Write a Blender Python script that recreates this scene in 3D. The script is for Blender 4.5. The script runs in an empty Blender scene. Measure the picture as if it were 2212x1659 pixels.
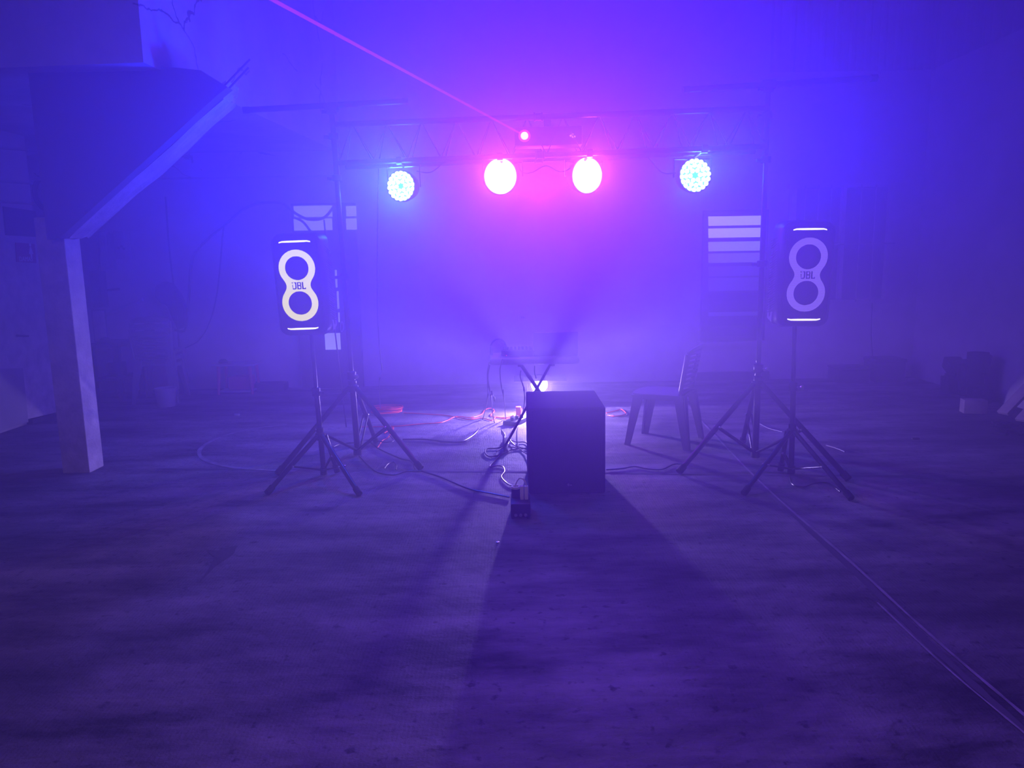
import bpy, bmesh, math, random
from mathutils import Vector, Matrix
random.seed(7)
S = bpy.context.scene
COL = S.collection
R = math.radians

# ------------------------------------------------------------------ camera
H = 1.5
PITCH, ROLL, FPX = 9.2, -1.0, 1640.0
cam_d = bpy.data.cameras.new('camera')
cam_d.sensor_width = 36.0
cam_d.lens = 36.0 * FPX / 2212.0
cam_d.clip_start = 0.05
cam = bpy.data.objects.new('camera', cam_d)
COL.objects.link(cam)
CM = Matrix.Translation((0, 0, H)) @ Matrix.Rotation(R(90 - PITCH), 4, 'X') @ Matrix.Rotation(R(ROLL), 4, 'Z')
cam.matrix_world = CM
S.camera = cam

# ------------------------------------------------------------------ view, world, haze
S.view_settings.view_transform = 'Standard'
S.view_settings.look = 'None'
S.view_settings.exposure = 0.0
S.view_settings.gamma = 1.0
S.view_settings.use_curve_mapping = False
S.cycles.use_denoising = True
S.cycles.volume_bounces = 0
S.cycles.max_bounces = 5
S.cycles.diffuse_bounces = 2
S.cycles.sample_clamp_indirect = 3.0
S.cycles.caustics_reflective = False
S.cycles.caustics_refractive = False

W = bpy.data.worlds.new('world')
S.world = W
W.use_nodes = True
nt = W.node_tree
nt.nodes['Background'].inputs['Color'].default_value = (0.02, 0.015, 0.12, 1)
nt.nodes['Background'].inputs['Strength'].default_value = 0.0
vs = nt.nodes.new('ShaderNodeVolumeScatter')
vs.inputs['Color'].default_value = (0.93, 0.93, 0.97, 1)
vs.inputs['Density'].default_value = 0.025
vs.inputs['Anisotropy'].default_value = 0.6
nt.links.new(vs.outputs[0], nt.nodes['World Output'].inputs['Volume'])


def light(kind, name, loc, power, color, aim=None, **kw):
    d = bpy.data.lights.new(name, kind)
    d.energy = power
    d.color = color
    for k, v in kw.items():
        setattr(d, k, v)
    o = bpy.data.objects.new(name, d)
    COL.objects.link(o)
    o.location = loc
    if aim is not None:
        o.rotation_euler = (Vector(aim) - Vector(loc)).to_track_quat('-Z', 'Y').to_euler()
    return o


# a pixel of the photograph as a line of sight, met with a floor height or a depth
def ray(u, v):
    d = Vector(((u - 1106) / FPX, -(v - 829.5) / FPX, -1.0))
    return (CM.to_3x3() @ d)


def onz(u, v, z=0.0):
    d = ray(u, v)
    t = (z - H) / d.z
    return Vector((0, 0, H)) + d * t


def ony(u, v, Y):
    d = ray(u, v)
    return Vector((0, 0, H)) + d * (Y / d.y)


def onx(u, v, X):
    d = ray(u, v)
    return Vector((0, 0, H)) + d * (X / d.x)


# key places
LP_L = ony(867, 402, 5.75)      # blue lamp, left
LP_A = ony(1081, 381, 5.75)
LP_B = ony(1268, 379, 5.75)
LP_R = ony(1501, 379, 5.75)
FLOOD = ony(1165, 831, 7.4)

# lamps' own light (each sits just in front of the lens it belongs to)
def par_light(p, aim, power, color, size, blend=0.6, r=0.09):
    a = Vector(aim).normalized()
    q = p + a * 0.06
    return light('SPOT', 'par_beam', q, power, color, q + a, spot_size=R(size), spot_blend=blend, shadow_soft_size=r)

par_light(LP_L, (-0.7, -1.0, 0.9), 760, (0.003, 0.018, 1.0), 145)
par_light(LP_R, (0.6, -1.0, 1.0), 560, (0.002, 0.012, 1.0), 145)
par_light(LP_A, (-0.1, -1.0, 0.5), 470, (0.125, 0.005, 1.0), 155)
par_light(LP_B, (0.1, -1.0, 0.5), 470, (0.125, 0.005, 1.0), 155)
# glow right at the lenses
for P_, w_, c_ in ((LP_A, 7, (1.0, 0.36, 1.0)), (LP_B, 7, (1.0, 0.36, 1.0)), (LP_L, 8, (0.0, 0.5, 1.0)), (LP_R, 7, (0.0, 0.5, 1.0)), (ony(1133, 293, 5.62), 1.5, (1.0, 0.01, 0.3))):
    light('POINT', 'lens_glow', P_ + Vector((0, -0.07, 0)), w_, c_, shadow_soft_size=0.04)
# added points in mid-air behind the lamps, to brighten wall and haze
light('POINT', 'back_fill', LP_L + Vector((-0.1, 0.75, 0)), 200, (0.008, 0.06, 1.0), shadow_soft_size=0.1)
light('POINT', 'back_fill', LP_R + Vector((0.1, 0.75, 0)), 60, (0.004, 0.03, 1.0), shadow_soft_size=0.1)
light('POINT', 'back_fill', (LP_A + LP_B) / 2 + Vector((0, 0.75, 0)), 130, (0.27, 0.010, 1.0), shadow_soft_size=0.15)
# white flood under the table
FQ = FLOOD + Vector((0, -0.06, 0))
light('SPOT', 'flood_light', FQ, 250, (0.50, 0.36, 1.0), FQ + Vector((0, -0.64, -0.77)), spot_size=R(180), spot_blend=0.03, shadow_soft_size=0.03)
light('POINT', 'flood_glow', FQ, 40, (0.40, 0.26, 1.0), shadow_soft_size=0.03)
# dim house lamp behind the photographer
light('SPOT', 'house_lamp', (-0.5, -2.5, 4.0), 300, (1.0, 0.60, 0.65), (-0.8, 3.6, 0.0), spot_size=R(88), spot_blend=1.0, shadow_soft_size=0.3)


# ------------------------------------------------------------------ materials
def mat(name, base, rough=0.7, spec=0.3, metal=0.0, emit=None, estr=0.0):
    m = bpy.data.materials.new(name)
    m.use_nodes = True
    b = m.node_tree.nodes['Principled BSDF']
    b.inputs['Base Color'].default_value = (*base, 1)
    b.inputs['Roughness'].default_value = rough
    b.inputs['Specular IOR Level'].default_value = spec
    b.inputs['Metallic'].default_value = metal
    if emit:
        b.inputs['Emission Color'].default_value = (*emit, 1)
        b.inputs['Emission Strength'].default_value = estr
    return m


def N(m, typ, **kw):
    n = m.node_tree.nodes.new(typ)
    for k, v in kw.items():
        if k in n.inputs:
            n.inputs[k].default_value = v
        else:
            setattr(n, k, v)
    return n


def mottled(name, c1, c2, scale=3.0, rough=0.85, bump=0.2, detail=8, spec=0.25, fine=60.0):
    m = mat(name, c1, rough, spec)
    L = m.node_tree.links.new
    b = m.node_tree.nodes['Principled BSDF']
    tc = N(m, 'ShaderNodeTexCoord')
    n1 = N(m, 'ShaderNodeTexNoise', Scale=scale, Detail=detail, Roughness=0.65)
    L(tc.outputs['Object'], n1.inputs['Vector'])
    cr = N(m, 'ShaderNodeValToRGB')
    cr.color_ramp.elements[0].position = 0.35
    cr.color_ramp.elements[1].position = 0.65
    cr.color_ramp.elements[0].color = (*c2, 1)
    cr.color_ramp.elements[1].color = (*c1, 1)
    L(n1.outputs['Fac'], cr.inputs['Fac'])
    L(cr.outputs['Color'], b.inputs['Base Color'])
    n2 = N(m, 'ShaderNodeTexNoise', Scale=fine, Detail=4.0)
    L(tc.outputs['Object'], n2.inputs['Vector'])
    bp = N(m, 'ShaderNodeBump', Strength=bump, Distance=0.01)
    L(n2.outputs['Fac'], bp.inputs['Height'])
    L(bp.outputs['Normal'], b.inputs['Normal'])
    return m


def cracked(name, c1, c2, crack_scale=0.8):
    m = mottled(name, c1, c2, 1.6, 0.9, 0.3)
    nt = m.node_tree
    L = nt.links.new
    b = nt.nodes['Principled BSDF']
    tc = N(m, 'ShaderNodeTexCoord')
    nz = N(m, 'ShaderNodeTexNoise', Scale=2.2, Detail=6.0)
    L(tc.outputs['Object'], nz.inputs['Vector'])
    mx = N(m, 'ShaderNodeMixRGB', blend_type='ADD')
    mx.inputs['Fac'].default_value = 0.45
    L(tc.outputs['Object'], mx.inputs['Color1'])
    L(nz.outputs['Color'], mx.inputs['Color2'])
    vo = N(m, 'ShaderNodeTexVoronoi', Scale=crack_scale)
    vo.feature = 'DISTANCE_TO_EDGE'
    L(mx.outputs['Color'], vo.inputs['Vector'])
    lt = N(m, 'ShaderNodeMath', operation='LESS_THAN')
    lt.inputs[1].default_value = 0.006
    L(vo.outputs['Distance'], lt.inputs[0])
    # cracks come and go
    n3 = N(m, 'ShaderNodeTexNoise', Scale=1.1, Detail=2.0)
    L(tc.outputs['Object'], n3.inputs['Vector'])
    g = N(m, 'ShaderNodeMath', operation='GREATER_THAN')
    g.inputs[1].default_value = 0.5
    L(n3.outputs['Fac'], g.inputs[0])
    mu = N(m, 'ShaderNodeMath', operation='MULTIPLY')
    L(lt.outputs[0], mu.inputs[0]); L(g.outputs[0], mu.inputs[1])
    old = b.inputs['Base Color'].links[0].from_socket
    m2 = N(m, 'ShaderNodeMixRGB')
    L(mu.outputs[0], m2.inputs['Fac'])
    L(old, m2.inputs['Color1'])
    m2.inputs['Color2'].default_value = (c2[0] * 0.3, c2[1] * 0.3, c2[2] * 0.3, 1)
    L(m2.outputs['Color'], b.inputs['Base Color'])
    return m


M = {}
M['wall'] = mottled('painted_plaster', (0.52, 0.50, 0.49), (0.36, 0.34, 0.335), 1.2)
M['wall_crack'] = cracked('cracked_plaster', (0.56, 0.54, 0.52), (0.38, 0.36, 0.35))
M['soffit'] = cracked('soffit_concrete', (0.50, 0.48, 0.47), (0.36, 0.34, 0.33), 0.9)
M['column'] = mottled('chipped_paint', (0.58, 0.54, 0.52), (0.36, 0.33, 0.32), 7.0, 0.9, 0.4)
M['parapet'] = mottled('shaded_render', (0.12, 0.11, 0.12), (0.09, 0.09, 0.10), 2.0)  # dark base colour holds the shade on the unlit stair wall
M['black_metal'] = mat('black_tube', (0.006, 0.006, 0.007), 0.28, 0.22)
M['black_plastic'] = mat('black_plastic', (0.009, 0.009, 0.010), 0.45, 0.25)
M['rubber'] = mat('rubber', (0.012, 0.012, 0.012), 0.8, 0.2)
M['cab_vinyl'] = mottled('black_carpet_covering', (0.02, 0.02, 0.022), (0.012, 0.012, 0.014), 40.0, 0.85, 0.3, fine=250.0)
M['steel'] = mat('steel', (0.5, 0.5, 0.52), 0.3, 0.5, 0.8)
M['white_plastic'] = mat('white_plastic', (0.36, 0.35, 0.36), 0.45, 0.35)
M['chair'] = mat('dull_white_plastic', (0.20, 0.195, 0.20), 0.5, 0.3)
M['bright_plastic'] = mat('bright_white_plastic', (0.8, 0.78, 0.78), 0.4, 0.4)
M['cream'] = mat('cream_plastic', (0.65, 0.62, 0.55), 0.5, 0.4)
M['dark_door'] = mottled('dark_painted_metal', (0.06, 0.055, 0.06), (0.045, 0.04, 0.045), 3.0, 0.6)
M['dark_box'] = mottled('dark_box', (0.04, 0.04, 0.045), (0.025, 0.025, 0.03), 4.0)
M['grey_box'] = mottled('grey_enamel', (0.30, 0.29, 0.29), (0.24, 0.23, 0.23), 4.0, 0.6)
M['wood'] = mottled('pale_plank', (0.42, 0.36, 0.32), (0.28, 0.24, 0.22), 5.0)
M['cable'] = mat('black_cable', (0.012, 0.012, 0.012), 0.35, 0.5)
M['orange'] = mat('orange_cable', (0.9, 0.12, 0.04), 0.4, 0.5)
M['red_plastic'] = mat('pink_red_plastic', (0.45, 0.07, 0.10), 0.5, 0.4)
M['rebar'] = mat('rusty_bar', (0.05, 0.035, 0.03), 0.8)
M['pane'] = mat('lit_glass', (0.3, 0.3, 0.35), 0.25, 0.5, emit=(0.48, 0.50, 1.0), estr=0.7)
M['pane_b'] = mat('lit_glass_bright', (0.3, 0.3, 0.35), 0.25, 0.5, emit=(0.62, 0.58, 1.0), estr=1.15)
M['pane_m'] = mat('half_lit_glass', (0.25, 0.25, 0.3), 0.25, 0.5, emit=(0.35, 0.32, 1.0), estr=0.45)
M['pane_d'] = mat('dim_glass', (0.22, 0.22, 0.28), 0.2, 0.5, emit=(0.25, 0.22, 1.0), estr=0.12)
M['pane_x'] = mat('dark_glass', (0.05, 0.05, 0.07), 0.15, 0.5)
M['logo_dark'] = mat('logo_ink', (0.02, 0.01, 0.04), 0.6, 0.2)
M['sign_red'] = mat('sign_red', (0.28, 0.02, 0.05), 0.5, 0.3)
M['sign_white'] = mat('sign_white', (0.7, 0.68, 0.68), 0.5, 0.3)


def floor_material():
    m = mat('broomed_concrete', (0.3, 0.28, 0.28), 0.75, 0.35)
    nt = m.node_tree
    L = nt.links.new
    b = nt.nodes['Principled BSDF']
    tc = N(m, 'ShaderNodeTexCoord')
    n1 = N(m, 'ShaderNodeTexNoise', Scale=1.3, Detail=10.0, Roughness=0.7)
    mp = N(m, 'ShaderNodeMapping')
    mp.inputs['Scale'].default_value = (0.8, 2.4, 1)
    L(tc.outputs['Object'], mp.inputs['Vector'])
    L(mp.outputs['Vector'], n1.inputs['Vector'])
    cr = N(m, 'ShaderNodeValToRGB')
    e = cr.color_ramp.elements
    e[0].position = 0.36; e[0].color = (0.05, 0.048, 0.048, 1)
    e[1].position = 0.64; e[1].color = (0.34, 0.32, 0.31, 1)
    L(n1.outputs['Fac'], cr.inputs['Fac'])
    # dark blotches
    n3 = N(m, 'ShaderNodeTexNoise', Scale=0.55, Detail=5.0, Roughness=0.6)
    L(tc.outputs['Object'], n3.inputs['Vector'])
    cr3 = N(m, 'ShaderNodeValToRGB')
    cr3.color_ramp.elements[0].position = 0.36; cr3.color_ramp.elements[0].color = (0.45, 0.45, 0.45, 1)
    cr3.color_ramp.elements[1].position = 0.58; cr3.color_ramp.elements[1].color = (1, 1, 1, 1)
    L(n3.outputs['Fac'], cr3.inputs['Fac'])
    mul = N(m, 'ShaderNodeMixRGB', blend_type='MULTIPLY')
    mul.inputs['Fac'].default_value = 1.0
    L(cr.outputs['Color'], mul.inputs['Color1'])
    L(cr3.outputs['Color'], mul.inputs['Color2'])
    # little pits
    n4 = N(m, 'ShaderNodeTexNoise', Scale=22.0, Detail=6.0)
    L(tc.outputs['Object'], n4.inputs['Vector'])
    cr4 = N(m, 'ShaderNodeValToRGB')
    cr4.color_ramp.elements[0].position = 0.30; cr4.color_ramp.elements[0].color = (0.35, 0.35, 0.35, 1)
    cr4.color_ramp.elements[1].position = 0.40; cr4.color_ramp.elements[1].color = (1, 1, 1, 1)
    L(n4.outputs['Fac'], cr4.inputs['Fac'])
    mul2 = N(m, 'ShaderNodeMixRGB', blend_type='MULTIPLY')
    mul2.inputs['Fac'].default_value = 1.0
    L(mul.outputs['Color'], mul2.inputs['Color1'])
    L(cr4.outputs['Color'], mul2.inputs['Color2'])
    L(mul2.outputs['Color'], b.inputs['Base Color'])
    # broom strokes
    wv = N(m, 'ShaderNodeTexWave', Scale=20.0, Distortion=3.0, Detail=3.0)
    wv.inputs['Detail Scale'].default_value = 1.2
    L(tc.outputs['Object'], wv.inputs['Vector'])
    n5 = N(m, 'ShaderNodeTexNoise', Scale=9.0, Detail=8.0, Roughness=0.7)
    L(tc.outputs['Object'], n5.inputs['Vector'])
    ad = N(m, 'ShaderNodeMath', operation='MULTIPLY_ADD')
    ad.inputs[1].default_value = 0.03
    L(wv.outputs['Fac'], ad.inputs[0])
    L(n5.outputs['Fac'], ad.inputs[2])
    bp = N(m, 'ShaderNodeBump', Strength=0.7, Distance=0.025)
    L(ad.outputs[0], bp.inputs['Height'])
    L(bp.outputs['Normal'], b.inputs['Normal'])
    return m


M['floor'] = floor_material()
M['chalk'] = mottled('worn_paint_line', (0.40, 0.38, 0.37), (0.20, 0.19, 0.185), 9.0)
M['stain'] = mottled('dark_stain', (0.12, 0.11, 0.11), (0.09, 0.085, 0.085), 9.0)
M['groove'] = mat('dark_joint', (0.12, 0.115, 0.12), 0.9, 0.1)


def ring_material(name, col, strength):
    """glowing ring behind a fine perforated grille"""
    m = mat(name, (0.02, 0.02, 0.02), 0.5, 0.3)
    nt = m.node_tree
    L = nt.links.new
    b = nt.nodes['Principled BSDF']
    tc = N(m, 'ShaderNodeTexCoord')
    sx = N(m, 'ShaderNodeSeparateXYZ')
    L(tc.outputs['Object'], sx.inputs[0])
    mu = N(m, 'ShaderNodeMath', operation='MULTIPLY'); mu.inputs[1].default_value = 2 * math.pi / 0.0075
    L(sx.outputs['Z'], mu.inputs[0])
    si = N(m, 'ShaderNodeMath', operation='SINE')
    L(mu.outputs[0], si.inputs[0])
    ma = N(m, 'ShaderNodeMapRange')
    ma.inputs['From Min'].default_value = -1; ma.inputs['From Max'].default_value = 1
    ma.inputs['To Min'].default_value = 0.45 * strength; ma.inputs['To Max'].default_value = 1.15 * strength
    L(si.outputs[0], ma.inputs['Value'])
    b.inputs['Emission Color'].default_value = (*col, 1)
    L(ma.outputs[0], b.inputs['Emission Strength'])
    return m


# ------------------------------------------------------------------ mesh helpers
def B():
    return bmesh.new()


def box(bm, c, s, rot=None, bev=0.0, seg=2):
    t = bmesh.new()
    bmesh.ops.create_cube(t, size=1.0)
    bmesh.ops.scale(t, vec=Vector(s), verts=t.verts)
    if bev > 0:
        bmesh.ops.bevel(t, geom=list(t.edges), offset=bev, segments=seg, profile=0.5, affect='EDGES')
    if rot is not None:
        bmesh.ops.rotate(t, cent=(0, 0, 0), matrix=rot, verts=t.verts)
    bmesh.ops.translate(t, vec=Vector(c), verts=t.verts)
    me = bpy.data.meshes.new('tmp'); t.to_mesh(me); t.free()
    bm.from_mesh(me); bpy.data.meshes.remove(me)
    return bm


def cyl(bm, p0, p1, r0, r1=None, seg=16, caps=True):
    p0, p1 = Vector(p0), Vector(p1)
    if r1 is None:
        r1 = r0
    d = p1 - p0
    q = d.to_track_quat('Z', 'Y').to_matrix()
    rings = []
    for p, r in ((p0, r0), (p1, r1)):
        rings.append([bm.verts.new(p + q @ Vector((r * math.cos(a), r * math.sin(a), 0)))
                      for a in (2 * math.pi * k / seg for k in range(seg))])
    for k in range(seg):
        bm.faces.new((rings[0][k], rings[0][(k + 1) % seg], rings[1][(k + 1) % seg], rings[1][k]))
    if caps:
        bm.faces.new(list(reversed(rings[0])))
        bm.faces.new(rings[1])
    return bm


def lathe(bm, c, axis, prof, seg=32):
    """prof: (r, h) pairs along axis from c"""
    c = Vector(c)
    q = Vector(axis).normalized().to_track_quat('Z', 'Y').to_matrix()
    rings = []
    for r, h in prof:
        if r < 1e-6:
            rings.append([bm.verts.new(c + q @ Vector((0, 0, h)))])
        else:
            rings.append([bm.verts.new(c + q @ Vector((r * math.cos(a), r * math.sin(a), h)))
                          for a in (2 * math.pi * k / seg for k in range(seg))])
    for A, C in zip(rings, rings[1:]):
        for k in range(seg):
            a0, a1 = A[k % len(A)], A[(k + 1) % len(A)]
            c0, c1 = C[k % len(C)], C[(k + 1) % len(C)]
            vs_ = []
            for v in (a0, a1, c1, c0):
                if v not in vs_:
                    vs_.append(v)
            if len(vs_) > 2:
                bm.faces.new(vs_)
    return bm


def smooth_path(pts, n=8):
    P = [Vector(p) for p in pts]
    if len(P) < 3:
        return P
    P = [P[0] * 2 - P[1]] + P + [P[-1] * 2 - P[-2]]
    out = []
    for i in range(1, len(P) - 2):
        p0, p1, p2, p3 = P[i - 1:i + 3]
        for k in range(n):
            t = k / n
            out.append(0.5 * ((2 * p1) + (p2 - p0) * t + (2 * p0 - 5 * p1 + 4 * p2 - p3) * t * t + (3 * p1 - p0 - 3 * p2 + p3) * t ** 3))
    out.append(P[-2])
    return out


def tube(bm, pts, r, seg=8, n=8, smooth=True):
    P = smooth_path(pts, n) if smooth else [Vector(p) for p in pts]
    up = Vector((0, 0, 1))
    prev = None
    rings = []
    nrm = None
    for i, p in enumerate(P):
        t = (P[min(i + 1, len(P) - 1)] - P[max(i - 1, 0)])
        if t.length < 1e-7:
            t = Vector((1, 0, 0))
        t.normalize()
        if nrm is None:
            nrm = t.cross(up)
            if nrm.length < 0.05:
                nrm = t.cross(Vector((1, 0, 0)))
        nrm = nrm - t * nrm.dot(t)
        if nrm.length < 1e-4:
            nrm = t.cross(Vector((0, 1, 0.3)))
        nrm.normalize()
        b_ = t.cross(nrm)
        rings.append([bm.verts.new(p + nrm * (r * math.cos(a)) + b_ * (r * math.sin(a)))
                      for a in (2 * math.pi * k / seg for k in range(seg))])
    for A, C in zip(rings, rings[1:]):
        for k in range(seg):
            bm.faces.new((A[k], A[(k + 1) % seg], C[(k + 1) % seg], C[k]))
    bm.faces.new(list(reversed(rings[0])))
    bm.faces.new(rings[-1])
    return bm


def prism(bm, poly, v):
    """closed polygon of 3D points, extruded by vector v"""
    v = Vector(v)
    a = [bm.verts.new(Vector(p)) for p in poly]
    b_ = [bm.verts.new(Vector(p) + v) for p in poly]
    n = len(a)
    for k in range(n):
        bm.faces.new((a[k], a[(k + 1) % n], b_[(k + 1) % n], b_[k]))
    bm.faces.new(list(reversed(a)))
    bm.faces.new(b_)
    bmesh.ops.recalc_face_normals(bm, faces=bm.faces)
    return bm


def flat(loops, depth):
    """mesh (in the XZ plane, facing -Y) of an outline with holes, extruded by depth"""
    cu = bpy.data.curves.new('tmp', 'CURVE')
    cu.dimensions = '2D'
    cu.fill_mode = 'BOTH'
    cu.extrude = depth / 2
    for lp in loops:
        sp = cu.splines.new('POLY')
        sp.points.add(len(lp) - 1)
        for i, (x, z) in enumerate(lp):
            sp.points[i].co = (x, z, 0, 1)
        sp.use_cyclic_u = True
    o = bpy.data.objects.new('tmp', cu)
    COL.objects.link(o)
    dg = bpy.context.evaluated_depsgraph_get()
    me = bpy.data.meshes.new_from_object(o.evaluated_get(dg))
    bpy.data.objects.remove(o); bpy.data.curves.remove(cu)
    bm = bmesh.new(); bm.from_mesh(me); bpy.data.meshes.remove(me)
    bmesh.ops.rotate(bm, cent=(0, 0, 0), matrix=Matrix.Rotation(R(90), 3, 'X'), verts=bm.verts)
    return bm


def txt(s, size, depth=0.002, align='CENTER'):
    cu = bpy.data.curves.new('tmp', 'FONT')
    cu.body = s
    cu.size = size
    cu.align_x = align
    cu.align_y = 'CENTER'
    cu.extrude = depth / 2
    o = bpy.data.objects.new('tmp', cu)
    COL.objects.link(o)
    dg = bpy.context.evaluated_depsgraph_get()
    me = bpy.data.meshes.new_from_object(o.evaluated_get(dg))
    bpy.data.objects.remove(o); bpy.data.curves.remove(cu)
    bm = bmesh.new(); bm.from_mesh(me); bpy.data.meshes.remove(me)
    bmesh.ops.rotate(bm, cent=(0, 0, 0), matrix=Matrix.Rotation(R(90), 3, 'X'), verts=bm.verts)
    return bm


def shade(me, deg=35):
    for p in me.polygons:
        p.use_smooth = True
    try:
        me.set_sharp_from_angle(angle=R(deg))
    except Exception:
        pass


def part(name, bm, m, parent, world=True, sm=True):
    """a mesh under its thing; world=True: the shape was built in world places"""
    root = parent
    while root.parent:
        root = root.parent
    if world:
        bmesh.ops.translate(bm, vec=-root.location, verts=bm.verts)
    bmesh.ops.recalc_face_normals(bm, faces=bm.faces)
    me = bpy.data.meshes.new(name)
    bm.to_mesh(me); bm.free()
    if sm:
        shade(me)
    me.materials.append(m)
    o = bpy.data.objects.new(name, me)
    COL.objects.link(o)
    o.parent = parent
    return o


def thing(name, label, cat, loc=(0, 0, 0), rz=0, group=None):
    o = bpy.data.objects.new(name, None)
    COL.objects.link(o)
    o.empty_display_size = 0.1
    o.location = loc
    o.rotation_euler = (0, 0, rz)
    o['label'] = label
    o['category'] = cat
    if group:
        o['group'] = group
    return o


def single(name, bm, m, label, cat, group=None, kind=None, sm=True):
    bmesh.ops.recalc_face_normals(bm, faces=bm.faces)
    xs = [v.co.x for v in bm.verts]; ys = [v.co.y for v in bm.verts]; zs = [v.co.z for v in bm.verts]
    org = Vector(((min(xs) + max(xs)) / 2, (min(ys) + max(ys)) / 2, min(zs)))
    bmesh.ops.translate(bm, vec=-org, verts=bm.verts)
    me = bpy.data.meshes.new(name)
    bm.to_mesh(me); bm.free()
    if sm:
        shade(me)
    me.materials.append(m)
    o = bpy.data.objects.new(name, me)
    COL.objects.link(o)
    o.location = org
    if label:
        o['label'] = label
        o['category'] = cat
    if group:
        o['group'] = group
    if kind:
        o['kind'] = kind
    return o


def struct(name, bm, m, parent=None):
    bmesh.ops.recalc_face_normals(bm, faces=bm.faces)
    me = bpy.data.meshes.new(name)
    bm.to_mesh(me); bm.free()
    me.materials.append(m)
    o = bpy.data.objects.new(name, me)
    COL.objects.link(o)
    if parent:
        o.parent = parent
    else:
        o['kind'] = 'structure'
    return o


def copy_tree(o, parent=None):
    c = o.copy()
    COL.objects.link(c)
    c.parent = parent
    for ch in list(o.children):
        copy_tree(ch, c)
    return c


# the stage haze, hanging from just above the floor upwards
hm = bpy.data.materials.new('stage_haze')
hm.use_nodes = True
hm.node_tree.nodes.remove(hm.node_tree.nodes['Principled BSDF'])
hv = hm.node_tree.nodes.new('ShaderNodeVolumeScatter')
hv.inputs['Color'].default_value = (0.93, 0.93, 0.97, 1)
hv.inputs['Density'].default_value = 0.11
hv.inputs['Anisotropy'].default_value = 0.6
hm.node_tree.links.new(hv.outputs[0], hm.node_tree.nodes['Material Output'].inputs['Volume'])
b = B(); box(b, (-0.5, 3.7, 3.5), (14.0, 12.0, 5.2))
single('haze', b, hm, 'blue and violet stage haze filling the air of the yard above the floor', 'haze', kind='stuff', sm=False)

# ------------------------------------------------------------------ the yard
YB = 9.3       # back wall
XL, XR = -4.77, 4.95
b = B(); box(b, (0, 2.5, -0.1), (14, 17, 0.2)); struct('floor', b, M['floor'])
b = B(); box(b, (-0.55, YB + 0.15, 3.0), (12.1, 0.3, 6.0)); struct('wall_back', b, M['wall'])
b = B(); box(b, (XR + 0.15, 2.65, 3.0), (0.3, 13.3, 6.0)); struct('wall_right', b, M['wall'])
# left wall with the toilet door, and the return behind it
b = B(); box(b, (XL - 0.15, 3.0, 1.4), (0.3, 9.6, 2.8)); struct('wall_left', b, M['wall'])
b = B(); box(b, (-6.25, 8.4, 1.4), (0.3, 1.8, 2.8)); struct('wall_left_return', b, M['wall'])
# upper storey over the left side
ZU = 2.8
fr, br = Vector((-2.33, 5.15, ZU)), Vector((-1.98, YB, ZU))
b = B()
prism(b, [fr, br, Vector((-6.4, YB, ZU)), Vector((-6.4, 5.45, ZU))], (0, 0, 3.2))
struct('wall_upper_left', b, M['wall_crack'])
# beam along the back under the upper storey
b = B(); box(b, (-4.1, YB - 0.1, 2.66), (4.2, 0.2, 0.27)); struct('trim_1', b, M['soffit'])

# stair: column, inclined slab and solid parapet
YS = 5.47
c0 = onz(194, 1022)
CX = c0.x
YS = c0.y
b = B(); box(b, (CX - 0.10, YS + 0.10, 0.93), (0.20, 0.20, 1.86), bev=0.006)
col_ = struct('trim_2', b, M['column'])
a0, a1 = ony(150, 512, YS), ony(482, 212, YS)
dz = Vector((0, 0, 0.10))
b = B()
prism(b, [a0, a1, a1 + Vector((0.03, 0, 0.12)), a0 + Vector((-0.1, 0, 0.12))], (0, 0.26, 0))
bmesh.ops.subdivide_edges(b, edges=list(b.edges), cuts=5, use_grid_fill=True)
for v in b.verts:
    v.co += Vector((random.uniform(-.008, .008), 0, random.uniform(-.01, .01)))
struct('trim_3', b, M['column'])
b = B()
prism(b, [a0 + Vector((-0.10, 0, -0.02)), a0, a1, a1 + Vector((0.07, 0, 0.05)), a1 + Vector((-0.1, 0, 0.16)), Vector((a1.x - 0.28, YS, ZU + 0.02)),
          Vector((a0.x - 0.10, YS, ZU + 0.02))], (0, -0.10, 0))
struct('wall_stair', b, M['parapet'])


# reinforcing bars sticking out of the broken end of the stair slab
for k, (u0, v0, u1, v1) in enumerate(((474, 196, 540, 128), (486, 200, 537, 146))):
    b = B(); tube(b, [ony(u0, v0, 5.45), ony(u1, v1, 5.45)], 0.007, smooth=False)
    single('rebar', b, M['rebar'], ['upper thin steel bar jutting up from the broken end of the stair slab',
                                   'lower thin steel bar jutting up from the broken end of the stair slab'][k], 'bar', 'bars jutting from the stair slab')

# ---- floor markings
def strip(name, pts, w, m, z=0.003, n=8, label=None):
    P = smooth_path(pts, n) if len(pts) > 2 else [Vector(p) for p in pts]
    b = B(); A = []; C = []
    for i, p in enumerate(P):
        t = (P[min(i + 1, len(P) - 1)] - P[max(i - 1, 0)]); t.z = 0; t.normalize()
        s_ = Vector((-t.y, t.x, 0)) * (w / 2) * random.uniform(0.75, 1.2)
        A.append(b.verts.new((p.x + s_.x, p.y + s_.y, z))); C.append(b.verts.new((p.x - s_.x, p.y - s_.y, z)))
    for i in range(len(P) - 1):
        b.faces.new((A[i], A[i + 1], C[i + 1], C[i]))
    return struct(name, b, m)

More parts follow.
